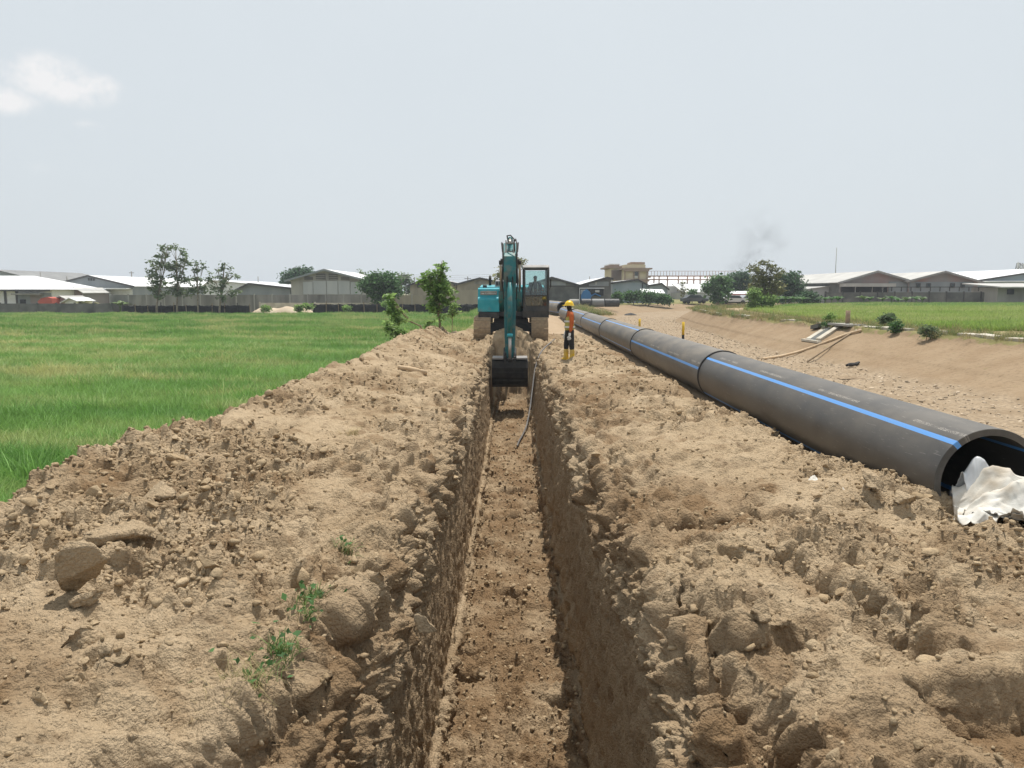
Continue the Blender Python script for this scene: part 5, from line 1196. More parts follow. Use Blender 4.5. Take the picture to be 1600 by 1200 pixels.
def net_fence(name, label, px0, px1, Y, pyt, zb=-1.1):
    x0, x1 = xat(px0, Y), xat(px1, Y); h = zat(pyt, Y) - zb; t = thing(name, label, 'fence', (x0, Y, zb)); w = x1 - x0; n = max(2, round(w / 1.6))
    for k in range(n):
        xs = np.linspace(w * k / n, w * (k + 1) / n, 9); zs = np.linspace(0, h, 5); U, V_ = np.meshgrid(xs, zs)
        sag = -.06 * np.sin((U - xs[0]) / (xs[-1] - xs[0]) * math.pi) * (V_ > h * .9) + .03 * rng.normal(size=U.shape) * (V_ > h * .9)
        G = np.stack([U, .05 * rng.normal(size=U.shape), V_ + sag], -1).reshape(-1, 3)
        o = link('net_panel', np_mesh('net_panel', G, grid_faces(5, 9)), M['net'], t); o.modifiers.new('thickness', 'SOLIDIFY').thickness = .01
    for k in range(n + 1):
        hh = h + random.uniform(-.05, .4)
        MB().tube([(w * k / n, -.05, 0), (w * k / n + random.uniform(-.08, .08), -.05, hh)], .05, 6).build('bamboo_post', M['wood'] if k % 3 else M['net'], t)
net_fence('net_fence', 'black net fence on stakes in front of the four teak trees', 190, 390, 96.5, 477)
net_fence('net_fence', 'black net fence on stakes running past the big tree to the excavator', 489, 748, 97.5, 475)
# sand heap between the two nets
t = thing('sand_bank', 'pale sand bank showing between the two black nets', 'sand bank', (xat(440, 98.5), 98.5, -1.1)); u, v = np.meshgrid(np.linspace(-1, 1, 50), np.linspace(-1, 1, 14)); hw = (xat(490, 98.5) - xat(388, 98.5)) / 2
G = np.stack([u * hw, v * 1.6, (1.05 + .12 * np.sin(u * 9)) * (1 - v ** 2) * (1 - u ** 6)], -1); G[..., 2] += .05 * fbm(G, 2, 2, 3); link('sand', np_mesh('sand', G.reshape(-1, 3), grid_faces(14, 50)), M['sand'] if 'sand' in M else mat('pale_sand', (.55, .46, .34), (.48, .38, .27), 1, .95), t, True)

# ------------------------------------------------------------------ plants
def leaves_np(C, size, droop=.3, aspect=.55, up=.35):
    """one folded leaf quad at each centre C (n,3)"""
    n = len(C); q = rng.normal(size=(n, 3)); q[:, 2] = q[:, 2] * .5 - droop; q /= np.linalg.norm(q, axis=1)[:, None]
    s = rng.normal(size=(n, 3)); s[:, 2] *= .6; s -= (s * q).sum(1)[:, None] * q; s /= np.linalg.norm(s, axis=1)[:, None]
    sz = (size * np.exp(rng.normal(0, .28, n)))[:, None]
    a = C; b = C + q * sz * .5 + s * sz * aspect * .5; c = C + q * sz; d = C + q * sz * .5 - s * sz * aspect * .5
    nrm = np.cross(q, s); b = b + nrm * sz * .08; d = d + nrm * sz * .08
    V = np.stack([a, b, c, d], 1).reshape(-1, 3); F = np.arange(4 * n).reshape(n, 4); return V, F
def tree(name, label, px, pyb, Y, blobs, nleaf, leaf, leafmat, tr=.12, clump=.35, dens=6, zb=None, group=None, cat='tree', bark=None, lean=0, limbs=True, droop=.3, per=14):
    """blobs (px,py,rx,ry) in photo pixels at distance Y; leaves gather in clumps inside them"""
    z0 = (at(px, pyb, Y).z if zb is None else zb); base = Vector((xat(px, Y), Y, z0)); t = thing(name, label, cat, base, 0, group)
    k = Y / 1200; B = []
    for (bx, by, rx, ry) in blobs:
        c = at(bx, by, Y) - base; B.append((c, rx * k, ry * k))
    m = MB(); top = max(B, key=lambda b: b[0].z)[0]; cen = sum((b[0] for b in B), Vector()) / len(B)
    fork = min(b[0].z - b[2] * .6 for b in B); fork = max(fork, .18 * top.z)
    spine = [Vector((0, 0, -.1)), Vector((cen.x * .12 + random.uniform(-.05, .05), random.uniform(-.05, .05), fork * .5)), Vector((cen.x * .4, 0, fork)), Vector((top.x * .6 + cen.x * .2, random.uniform(-.1, .1), fork + (top.z - fork) * .55)), Vector((top.x, 0, top.z))]
    m.tube(spine, [tr * 1.25, tr, tr * .85, tr * .5, tr * .15], 8)
    if limbs:
        for c, rx, ry in B:
            y_ = random.uniform(-.5, .5) * rx; s = spine[2] + (spine[3] - spine[2]) * random.uniform(-.1, .6); e = Vector((c.x, y_, c.z + ry * .3)); mid_ = (s + e) / 2 + Vector((0, 0, .08 * (e - s).length))
            m.tube([s, mid_, e], [tr * .5, tr * .33, tr * .12], 6)
            for _ in range(3):
                e2 = e + Vector((random.uniform(-.8, .8) * rx, random.uniform(-.8, .8) * rx, random.uniform(-.4, .7) * ry)); m.tube([mid_, (mid_ + e2) / 2 + Vector((0, 0, .05)), e2], [tr * .28, tr * .18, tr * .06], 5)
    m.build('trunk', bark or M['bark'], t, True)
    vol = np.array([b[1] * b[1] * b[2] for b in B]) ** .7; vol /= vol.sum(); CC = []
    ncl = max(3, nleaf // per)
    for (c, rx, ry), f in zip(B, vol):
        n = max(2, int(ncl * f)); q = rng.normal(size=(n, 3)); q /= np.linalg.norm(q, axis=1)[:, None]; q *= (rng.random(n) ** .45)[:, None]
        CC.append(np.array(c) + q * np.array([rx, min(rx, 1.3 * ry + .3 * rx), ry]))
    CC = np.concatenate(CC); pts = np.repeat(CC, per, 0) + rng.normal(size=(len(CC) * per, 3)) * np.array([clump, clump, clump * .7])
    V, F = leaves_np(pts, leaf, droop); link('crown', np_mesh('crown', V, F), leafmat, t); return t
T4 = 'teak trees along the black net'
Y = 95.6
tree('teak_tree', 'tallest open crowned teak tree on the left, leaning left over the black net', 243, 489, Y, [(262, 385, 8, 4), (252, 396, 12, 9), (245, 412, 14, 9), (258, 420, 14, 9), (233, 428, 12, 8), (252, 436, 16, 10), (240, 450, 16, 8), (250, 462, 14, 6)], 1050, .36, M['leaf_teak'], .13, .20, zb=-1.06, group=T4, per=22)
tree('teak_tree', 'second teak tree with two tufted tops, right beside the tallest', 275, 489, Y + .4, [(274, 388, 12, 6), (284, 397, 10, 6), (278, 410, 16, 8), (292, 408, 6, 6), (272, 424, 16, 9), (282, 436, 18, 10), (270, 450, 16, 10), (284, 455, 14, 8)], 1150, .36, M['leaf_teak'], .13, .20, zb=-1.06, group=T4, per=22)
tree('teak_tree', 'thin teak tree with two separate leaf tufts at its top', 308, 489, Y + .2, [(308, 412, 3.5, 5), (318.5, 414, 4, 6), (303, 425, 9, 6), (307, 435, 9, 6), (310, 450, 10, 6), (318, 455, 7, 5), (300, 458, 8, 5)], 560, .34, M['leaf_teak'], .10, .17, zb=-1.06, group=T4, per=20)
tree('teak_tree', 'short round crowned teak tree at the right end of the four', 341, 489, Y + .1, [(351, 414, 3, 4), (341, 421, 6, 6), (358, 424, 5, 6), (331, 434, 9, 8), (348, 438, 12, 9), (365, 432, 6, 5), (338, 452, 12, 8), (360, 455, 14, 7), (346, 466, 10, 5)], 800, .36, M['leaf_teak'], .12, .18, zb=-1.06, group=T4, per=20)
tree('round_tree', 'dark round tree behind the left roof corner of the big pale warehouse', 463, 470, 158, [(455, 434, 13, 9), (470, 428, 14, 9), (463, 424, 10, 6), (480, 425, 8, 5), (448, 440, 8, 5)], 2600, .55, M['leaf_deep'], .3, .5, zb=-1.1)
tree('rain_tree', 'wide dark umbrella tree over the wall right of the big pale warehouse', 592, 478, 102, [(585, 444, 20, 12), (602, 440, 20, 12), (615, 452, 12, 10), (572, 448, 10, 8), (590, 433, 16, 6), (608, 432, 10, 5), (595, 456, 22, 8), (593, 468, 8, 8)], 6200, .36, M['leaf_dark'], .28, .34, zb=-1.1)
tree('round_tree', 'greyish hazy tree peeking out behind the wide dark umbrella tree', 632, 470, 150, [(628, 438, 9, 8), (636, 434, 6, 4), (640, 452, 8, 8), (566, 430, 6, 4)], 1200, .5, M['leaf_teak'], .2, .5, zb=-1.1)
t = tree('young_tree', 'bushy young green tree on the spoil just left of the excavator', 686, 508, 33, [(690, 410, 5, 6), (694, 418, 5, 8), (686, 428, 10, 9), (695, 430, 5, 5), (668, 432, 9, 7), (660, 438, 7, 5), (682, 445, 16, 9), (696, 452, 12, 10), (680, 462, 17, 10), (698, 470, 12, 8), (676, 474, 12, 6), (664, 448, 9, 5), (684, 482, 8, 5), (690, 494, 4, 5)], 2100, .17, M['leaf_fresh'], .045, .085, zb=.45, bark=M['wood'], per=16)
tree('sapling', 'small slim sapling right of the bushy young tree', 706, 500, 36, [(708, 478, 5, 6), (704, 490, 5, 5), (711, 488, 4, 6)], 260, .14, M['leaf_fresh'], .02, .07, zb=-.5, bark=M['wood'], per=12)
t = tree('sapling', 'leaning sapling bent left over the paddy from the spoil edge', 660, 517, 29.5, [(607, 462, 6, 6), (610, 472, 6, 6), (612, 484, 8, 8), (622, 488, 7, 6), (616, 500, 7, 5), (632, 498, 4, 4)], 620, .15, M['leaf_fresh'], .03, .075, zb=.5, bark=M['wood'], per=12)
tree('shrub', 'low leafy shrub at the paddy edge below the leaning sapling', 620, 528, 27, [(618, 518, 10, 8), (610, 512, 6, 6), (630, 520, 7, 5), (606, 506, 4, 4)], 700, .13, M['leaf_fresh'], .02, .07, zb=-1.0, bark=M['wood'], cat='shrub', per=12)
tree('shrub', 'tiny shrub on the spoil left of the young tree trunk', 670, 515, 30, [(668, 507, 4, 5), (673, 502, 4, 4)], 140, .12, M['leaf_fresh'], .015, .06, zb=.45, bark=M['wood'], cat='shrub', per=12)
tree('pale_tree', 'yellowish sparse tree rising behind the excavator boom', 788, 480, 88, [(785, 428, 7, 5), (776, 433, 5, 4), (790, 420, 8, 5), (800, 415, 7, 6), (810, 412, 7, 5), (816, 408, 5, 3), (796, 435, 9, 7)], 1100, .30, M['leaf_olive'], .12, .26, zb=0)
# right hand trees
tree('dark_tree', 'dark green broad tree left of the parked cars beyond the canal', 1122, 480, 118, [(1115, 446, 15, 9), (1130, 440, 12, 8), (1106, 448, 8, 6), (1124, 455, 18, 9), (1120, 436, 10, 4), (1121, 468, 9, 6)], 3400, .42, M['leaf_dark'], .2, .36, zb=0)
tree('dark_tree', 'hazy dark tree behind the parked cars under the smoke', 1158, 475, 140, [(1150, 436, 14, 8), (1165, 440, 12, 10), (1152, 448, 16, 8), (1160, 430, 10, 4)], 2600, .5, M['leaf_deep'], .2, .45, zb=0)
tree('open_tree', 'tall pale barked tree with thin olive crown on the right canal bank', 1195, 481, 76, [(1175, 418, 8, 5), (1186, 424, 10, 7), (1198, 412, 9, 5), (1206, 420, 8, 7), (1214, 430, 8, 8), (1192, 434, 18, 8), (1204, 444, 18, 8), (1182, 444, 13, 8), (1216, 452, 11, 9), (1196, 456, 18, 6), (1221, 425, 5, 3)], 2500, .27, M['leaf_olive'], .13, .20, zb=.15, bark=M['concrete_lt'], per=13)
tree('bush', 'dense green bush round the foot of the pale barked tree', 1185, 482, 74.5, [(1180, 458, 10, 8), (1180, 470, 10, 8), (1195, 470, 10, 7), (1176, 478, 6, 5), (1206, 470, 8, 8)], 2200, .24, M['leaf_fresh'], .05, .2, zb=.15, cat='bush')
tree('dark_tree', 'dark dense tree right of the pale barked tree', 1235, 478, 112, [(1230, 436, 16, 9), (1240, 445, 16, 10), (1225, 450, 12, 10), (1243, 430, 8, 5), (1245, 460, 14, 8), (1230, 465, 12, 8)], 4200, .40, M['leaf_deep'], .22, .34, zb=0)
tree('dark_tree', 'low dark tree standing before the white lean-to shed', 1266, 478, 108, [(1262, 464, 12, 9), (1275, 467, 8, 7), (1254, 466, 8, 8)], 1700, .35, M['leaf_deep'], .14, .3, zb=0)
for (px, Y, b, lab) in [(968, 116, [(965, 464, 6, 8), (962, 470, 5, 5)], 'leftmost square green bush before the blue grey warehouses'), (990, 117, [(984, 462, 9, 8), (996, 460, 9, 8), (990, 466, 12, 5)], 'long green hedge bush before the blue grey warehouses'),
                        (1016, 118, [(1010, 461, 9, 8), (1022, 463, 9, 7), (1015, 467, 12, 4)], 'right half of the green hedge below the white awnings'), (1038, 118, [(1036, 467, 8, 6), (1043, 469, 5, 4)], 'low bush at the right end of the green hedge')]:
    tree('hedge_bush', lab, px, 474, Y, b, 1500, .34, M['leaf_dark'], .06, .28, zb=0, cat='bush')
for k, (px, lab) in enumerate(((1007, 'leftmost'), (1016, 'second'), (1025, 'third'), (1032, 'rightmost'))):
    Y = 121; t = tag(MB().box((0, 0, 0), (1.1, 1.2, .06), (.5, 0, .2)).build('awning', M['roof_white'], None), '%s of the four small white awnings above the hedge' % lab, 'awning', 'white awnings above the hedge'); t.location = (xat(px, Y), Y, zat(454.5 + .3 * k, Y))
tree('thin_tree', 'thin young tree before the white hall wall', 1068, 472, 130, [(1067, 452, 4, 6), (1069, 461, 4, 6), (1066, 443, 3, 4)], 300, .32, M['leaf_olive'], .06, .22, zb=0)
tree('thin_tree', 'short leafy plant right of the thin tree before the white hall', 1082, 473, 131, [(1082, 456, 6, 4), (1080, 463, 4, 5)], 320, .36, M['leaf_dark'], .06, .22, zb=0)
# banana and palm plants
def banana(px, py, Y, h, label, n=9, mat_=None, zb=None, group=None, cat='banana plant'):
    b = Vector((xat(px, Y), Y, at(px, py, Y).z if zb is None else zb)); t = thing('banana_plant', label, cat, b, random.uniform(0, 6), group)
    MB().tube([(0, 0, -.1), (.03, 0, h * .35), (0, 0, h * .6)], [h * .045, h * .035, h * .02], 8).build('stem', M['leaf_banana'], t, True)
    for k in range(n):
        a = 2 * math.pi * k / n + random.uniform(-.3, .3); L_ = h * random.uniform(.6, .85); e = random.uniform(.75, 1.25); V = []
        for i in range(8):
            s = i / 7; r = L_ * (s * math.cos(e) + .1 * s); z = h * .45 + L_ * (s * math.sin(e) - .62 * s * s); w = L_ * .14 * math.sin(math.pi * min(1, .12 + s * .9)) + .005
            c, s_ = math.cos(a), math.sin(a)
            V += [(c * r - s_ * w, s_ * r + c * w, z - w * .35), (c * r, s_ * r, z), (c * r + s_ * w, s_ * r - c * w, z - w * .35)]
        F = []
        for i in range(7): F += [(3 * i, 3 * i + 1, 3 * i + 4, 3 * i + 3), (3 * i + 1, 3 * i + 2, 3 * i + 5, 3 * i + 4)]
        MB().add(V, F).build('leaf', mat_ or M['leaf_banana'], t)
    return t
banana(128, 477, 107, 2.6, 'yellowish banana clump between the tiny hut and white wall on the left', 13, M['leaf_olive'], -1.1)
banana(143, 478, 107.5, 2.4, 'smaller banana plant right of the yellowish clump on the left', 9, M['leaf_olive'], -1.1)
banana(186, 470, 103.9, 2.6, 'banana plant leaning over the left end of the concrete wall', 9, None, -1.1)
for k, (px, py, h) in enumerate(((1350, 474, 2.0), (1360, 478, 1.8), (1380, 476, 1.7), (1394, 478, 2.0), (1417, 478, 1.7), (1432, 478, 1.9), (1442, 477, 1.8), (1404, 472, 1.5))):
    banana(px, py, 98 + (k % 3), h, 'banana plant at the dark right wall, %s' % ('seen before the canopy', 'leftmost nearest', 'between two gaps', 'tallest in the middle row', 'just right of the twin wall joint', 'below the left pair of windows', 'rightmost of the row', 'smallest, set back in the row')[k], 8, M['leaf_dark'] if k % 2 else M['leaf_banana'], .05, 'banana plants along the dark wall')
for k, px in enumerate((1243, 1254, 1228, 1216, 1290, 1300, 1310)):
    banana(px, 476, 96 + k % 3, 1.9, 'leafy banana plant under the dark trees, %s' % ('second from their right edge', 'at their right edge', 'third from the right', 'nearest the pale barked tree', 'below the lean-to shed, left', 'below the lean-to shed, middle', 'below the lean-to shed, right')[k], 8, M['leaf_dark'], .05, 'banana plants under the dark trees')
# weeds on the right canal bank
def weed(px, py, Y, b, label, n=420, mat_=None, leaf=.10, zb=None, name='weed_bush'):
    return tree(name, label, px, py, Y, b, n, leaf, mat_ or M['leaf_fresh'], .015, .08, zb=zb, cat='bush', bark=M['wood'], droop=0, per=10)
p = onbank(1385, 508); weed(1385, 508, p.y, [(1385, 498, 9, 6), (1390, 496, 6, 5), (1378, 501, 5, 4)], 'rounded pale green bush on the verge above the canal bank', 700, M['leaf_teak'], .14)
p = onbank(1401, 522); weed(1401, 522, p.y, [(1400, 511, 7, 6), (1403, 506, 6, 4), (1398, 516, 5, 5)], 'dark leafy weed hanging over the canal edge below the rounded bush', 620, M['leaf_dark'])
p = onbank(1452, 527); weed(1452, 527, p.y, [(1452, 515, 5, 9), (1446, 520, 8, 6), (1460, 519, 7, 5), (1440, 512, 3, 5)], 'tall spiky weed on the canal edge near the right', 620, M['leaf_teak'])
p = onbank(1300, 500); weed(1300, 500, p.y, [(1300, 494, 6, 5), (1292, 496, 5, 3)], 'small weed on the verge beside the dark post', 320)
p = onbank(1292, 510); weed(1292, 512, p.y, [(1292, 507, 9, 4)], 'low weed behind the broken concrete outlet', 300, M['leaf_dark'])
for k, (px, py) in enumerate(((416, 487), (467, 487), (480, 484), (541, 487), (604, 480))):
    weed(px, py, 95.8 - .3 * k, [(px, py - 5, 9 - k % 2 * 2, 5)], 'green weed clump at the field edge, %s' % ('before the sand bank, left', 'before the sand bank, right', 'at the left end of the second net', 'below the big pale warehouse', 'below the umbrella tree')[k], 420, M['leaf_fresh'], .26, -1.06)

# ------------------------------------------------------------------ stuff: rice, grass (instanced clumps)
def blade_clump(name, n, h, spread, width, mat_, lean=.35, seed=1):
    r = np.random.default_rng(seed); V, F = [], []
    for k in range(n):
        a = r.uniform(0, 2 * math.pi); rr = spread * math.sqrt(r.random()); bx, by = rr * math.cos(a), rr * math.sin(a); hh = h * r.uniform(.6, 1.1); d = r.uniform(0, 2 * math.pi); ln_ = lean * r.uniform(.3, 1.5) * hh; w = width * r.uniform(.7, 1.3)
        wx, wy = -math.sin(d + .6) * w / 2, math.cos(d + .6) * w / 2; b0 = len(V)
        for s, ww in ((0, .8), (.4, 1), (.75, .7), (1, .08)):
            x = bx + math.cos(d) * ln_ * s * s; y = by + math.sin(d) * ln_ * s * s; z = hh * (s - .22 * lean * s * s * s)
            V += [(x - wx * ww, y - wy * ww, z), (x + wx * ww, y + wy * ww, z)]
        for i in range(3): F.append((b0 + 2 * i, b0 + 2 * i + 1, b0 + 2 * i + 3, b0 + 2 * i + 2))
    me = np_mesh(name, np.array(V), np.array(F)); me.materials.append(mat_); return bpy.data.objects.new(name, me)   # not linked: a source for instances
def gn_scatter(name, label, pts, scale, srcs, tilt=.08):
    me = bpy.data.meshes.new(name); me.vertices.add(len(pts)); me.vertices.foreach_set('co', np.ascontiguousarray(pts, np.float32).ravel())
    rot = np.column_stack([rng.normal(0, tilt, len(pts)), rng.normal(0, tilt, len(pts)), rng.uniform(0, 6.283, len(pts))]).astype(np.float32)
    a = me.attributes.new('rot', 'FLOAT_VECTOR', 'POINT'); a.data.foreach_set('vector', rot.ravel())
    a = me.attributes.new('scl', 'FLOAT_VECTOR', 'POINT'); a.data.foreach_set('vector', np.ascontiguousarray(scale, np.float32).ravel())
    a = me.attributes.new('pick', 'INT', 'POINT'); a.data.foreach_set('value', rng.integers(0, len(srcs), len(pts)).astype(np.int32))
    o = link(name, me, None); tag(o, label, kind='stuff')
    ng = bpy.data.node_groups.new(name, 'GeometryNodeTree'); ng.interface.new_socket('Geometry', in_out='INPUT', socket_type='NodeSocketGeometry'); ng.interface.new_socket('Geometry', in_out='OUTPUT', socket_type='NodeSocketGeometry')
    L = ng.links.new; gi, go = ng.nodes.new('NodeGroupInput'), ng.nodes.new('NodeGroupOutput'); j = ng.nodes.new('GeometryNodeJoinGeometry')
    def attr(nm, ty): n = ng.nodes.new('GeometryNodeInputNamedAttribute'); n.data_type = ty; n.inputs['Name'].default_value = nm; return n.outputs['Attribute']
    rt, sc, pk = attr('rot', 'FLOAT_VECTOR'), attr('scl', 'FLOAT_VECTOR'), attr('pick', 'INT')
    e2r = ng.nodes.new('FunctionNodeEulerToRotation'); L(rt, e2r.inputs[0])
    for k, s in enumerate(srcs):
        oi = ng.nodes.new('GeometryNodeObjectInfo'); oi.inputs['Object'].default_value = s; oi.inputs['As Instance'].default_value = True
        cp = ng.nodes.new('FunctionNodeCompare'); cp.data_type = 'INT'; cp.operation = 'EQUAL'
        L(pk, [i for i in cp.inputs if i.identifier == 'A_INT'][0]); [i for i in cp.inputs if i.identifier == 'B_INT'][0].default_value = k
        ip = ng.nodes.new('GeometryNodeInstanceOnPoints'); L(gi.outputs[0], ip.inputs['Points']); L(cp.outputs[0], ip.inputs['Selection']); L(oi.outputs['Geometry'], ip.inputs['Instance']); L(e2r.outputs[0], ip.inputs['Rotation']); L(sc, ip.inputs['Scale']); L(ip.outputs[0], j.inputs[0])
    L(j.outputs[0], go.inputs[0]); md = o.modifiers.new('scatter', 'NODES'); md.node_group = ng; return o
def rice_mat(name, a, b, c, s=.16):
    m = mat(name, a, b, s, .55, 0, c3=c, s3=1.9, island=.30, transl=.35, detail=4, contrast=(.36, .62), stretch=(.55, 1.7, 1), c3r=(.47, .66)); return m
M['rice'] = rice_mat('rice_leaf', (.125, .275, .055), (.215, .37, .090), (.45, .46, .19))
M['rice_light'] = rice_mat('pale_rice_leaf', (.26, .38, .08), (.35, .44, .12), (.42, .45, .17), .1)
M['dry_grass'] = mat('dry_verge_grass', (.27, .25, .11), (.38, .31, .16), .6, .8, island=.35, transl=.3, c3=(.16, .21, .075), s3=1.4)
M['weed_green'] = mat('weed_grass', (.10, .18, .045), (.16, .22, .07), .8, .7, island=.35, transl=.3)
rice = [blade_clump('rice_clump_%d' % k, 46, .52, .17, .011, M['rice'], .45, k) for k in range(4)]
riceF = [blade_clump('rice_clump_far_%d' % k, 40, .52, .42, .030, M['rice'], .40, 20 + k) for k in range(3)]
def rand_field(x0f, x1f, y0, y1, n):
    y = rng.uniform(y0, y1, n); x = x0f(y) + rng.random(n) * (x1f(y) - x0f(y)); return np.column_stack([x, y, np.full(n, -1.04)])
xe = lambda y: np.interp(y, ys, xr) - .25
A = rand_field(lambda y: -.74 * y - 1.5, lambda y: xe(y) - .0 * y, 4.5, 20, 7500)
B_ = rand_field(lambda y: -.72 * y - 2, lambda y: np.where(y < 36, xe(y), -3.6), 20, 45, 11000)
pts = np.concatenate([A, B_]); pts = pts[pts[:, 0] < xe(pts[:, 1])]
sc1 = np.exp(rng.normal(0, .13, len(pts))) * (1 + .25 * fbm(pts * [1, 1, 0], .5, 2, 4)); sc1 = np.column_stack([sc1 * (1 + .012 * pts[:, 1]), sc1 * (1 + .012 * pts[:, 1]), sc1])
gn_scatter('rice_plants', 'green rice plants filling the paddy left of the spoil heap', pts, sc1, rice, .10)
ptsF = rand_field(lambda y: -.72 * y - 4, lambda y: np.full_like(y, -3.2), 40, 95.5, 15000)
s_ = np.exp(rng.normal(0, .12, len(ptsF))) * (1 + .3 * fbm(ptsF * [1, 1, 0], .35, 2, 4)); gn_scatter('far_rice_plants', 'far part of the green rice running back to the net fences', ptsF, np.column_stack([s_, s_, s_]), riceF, .08)
riceR = [blade_clump('pale_rice_clump_%d' % k, 40, .40, .42, .028, M['rice_light'], .4, 40 + k) for k in range(3)]
n = 12000; y = rng.uniform(36, 100, n); xl = np.interp(y, RCp[:, 1][RCp[:, 1] < 92], RCp[:, 0][RCp[:, 1] < 92]) + 5.0; x = xl + rng.random(n) * (y * .78 - xl).clip(.1, None)
pr = np.column_stack([x, y, np.full(n, .08)]); pr = pr[(pr[:, 0] > xl[:n])]
gn_scatter('right_rice_plants', 'yellow green rice in the field right of the canal', pr, np.ones((len(pr), 3)) * np.exp(rng.normal(0, .15, len(pr)))[:, None], riceR)
riceD = [blade_clump('mid_rice_clump_%d' % k, 40, .55, .42, .030, M['rice'], .4, 60 + k) for k in range(2)]
n = 3500; y = rng.uniform(84, 103, n); x = rng.uniform(30, 85, n); x = np.maximum(x, np.interp(y, [84, 103], [27, 50])); gn_scatter('green_rice_strip', 'deeper green rice strip before the dark wall on the right', np.column_stack([x, y, np.full(n, .08)]), np.ones((n, 3)), riceD)
tuft = [blade_clump('verge_tuft_%d' % k, 26, .32, .20, .012, M['dry_grass'] if k < 3 else M['weed_green'], .6, 80 + k) for k in range(4)]
n = 5200; i = rng.integers(20, 250, n); off = np.abs(rng.normal(0, 1.5, n)) - .25; c = RCp[i] + rng.normal(0, .3, (n, 2)); uo = (SS[i, 3] - SS[i, 2]); uo /= np.linalg.norm(uo, axis=1)[:, None]
c = c + uo * off[:, None]; z = np.where(off < .1, .30, .12 + .18 * np.exp(-off / 3.5)); pv = np.column_stack([c, z]); pv = pv[(off < 2.2) | (off > 4.2)]
s_ = .68 * np.exp(rng.normal(0, .35, len(pv))); gn_scatter('verge_grass', 'dry and green grass along the right canal verge', pv, np.column_stack([s_, s_, s_]), tuft, .25)
n = 2600; y = rng.uniform(64, 110, n); x = rng.uniform(4.5, 8.5, n) + np.where(y > 90, rng.uniform(-6, 2, n), 0); s_ = np.exp(rng.normal(0, .3, n)); gn_scatter('track_grass', 'dry grass beside the far end of the pipe track', np.column_stack([x, y, np.zeros(n)]), np.column_stack([s_, s_, s_]) * .9, tuft, .2)
n = 900; y = rng.uniform(36, 96, n); x = rng.uniform(-4.2, -1.8, n); gn_scatter('field_edge_grass', 'green grass on the field edge behind the excavator', np.column_stack([x, y, np.full(n, -.6)]), np.ones((n, 3)) * 1.2, tuft[3:] + riceF[:1], .2)
# tufts torn up on the spoil
def grass_tuft(px, py, label, h, n, mats, spread=.12, width=.006, lean=.9, z0=.0):
    p = gp(px, py, z0)
    for _ in range(4): z = soil_z(p.x, p.y); p = gp(px, py, z)
    t = thing('grass_tuft', label, 'grass tuft', (p.x, p.y, z - .02), random.uniform(0, 6))
    for k, m_ in enumerate(mats):
        o = blade_clump('blades', n, h * (1 - .15 * k), spread * (1 + .3 * k), width, m_, lean, px + k); COL.objects.link(o); o.parent = t
        o.rotation_euler = (random.uniform(-.4, .4), random.uniform(-.4, .4), 0)
    q = rng.normal(size=(26, 3)) * [spread, spread, .05] + [0, 0, .06]; V, F = leaves_np(q, .045, -.2, .6); link('leaves', np_mesh('leaves', V, F), M['leaf_dark'], t) if M['weed_green'] in mats else None
    return t
G_, S_ = M['weed_green'], M['straw']
grass_tuft(488, 935, 'green leafy tuft at the top of the scarp left of the trench', .11, 40, [G_, G_], .08)
grass_tuft(470, 965, 'thin mixed tuft hanging down the scarp below the leafy top tuft', .12, 30, [G_, S_], .07)
grass_tuft(440, 1020, 'dark green leafy tuft halfway down the left scarp', .12, 45, [G_, G_], .08)
grass_tuft(395, 1065, 'big straw coloured tuft low on the left scarp', .16, 60, [S_, G_], .11, .004, 1.3)
grass_tuft(350, 1085, 'dry straw and roots at the lowest end of the left scarp', .13, 45, [S_], .12, .004, 1.4)
grass_tuft(538, 860, 'small dry tuft with one green sprig above the scarp', .12, 50, [S_, G_], .07)
grass_tuft(547, 680, 'brown dry root tuft in the middle of the left heap', .16, 60, [S_], .12, .006, 1.3)
grass_tuft(1392, 850, 'brown root tuft on the right heap below the sack', .08, 60, [S_], .06, .005)

# ------------------------------------------------------------------ canal furniture
t = thing('canal_coping', 'broken pale coping stones along the right canal edge', 'coping', (0, 0, 0))
cp = MB().box((0, 0, .05), (.34, .96, .14)).mesh('coping_slab', .015)
acc = 0; last = None
for i in range(len(SS) - 1):
    a, b = RCp[i], RCp[i + 1]; seg = np.linalg.norm(b - a); acc += seg
    if acc > 1.0 and 22 < a[1] < 92 and a[0] < 40:
        acc = 0
        if random.random() < .30: continue
        o = link('coping_slab', cp, M['coping'], t); o.location = (a[0] - .12, a[1], .30 + random.uniform(-.03, .04)); o.rotation_euler = (random.uniform(-.05, .05), random.uniform(-.10, .05), math.atan2(b[1] - a[1], b[0] - a[0]) - math.pi / 2 + random.uniform(-.04, .04))
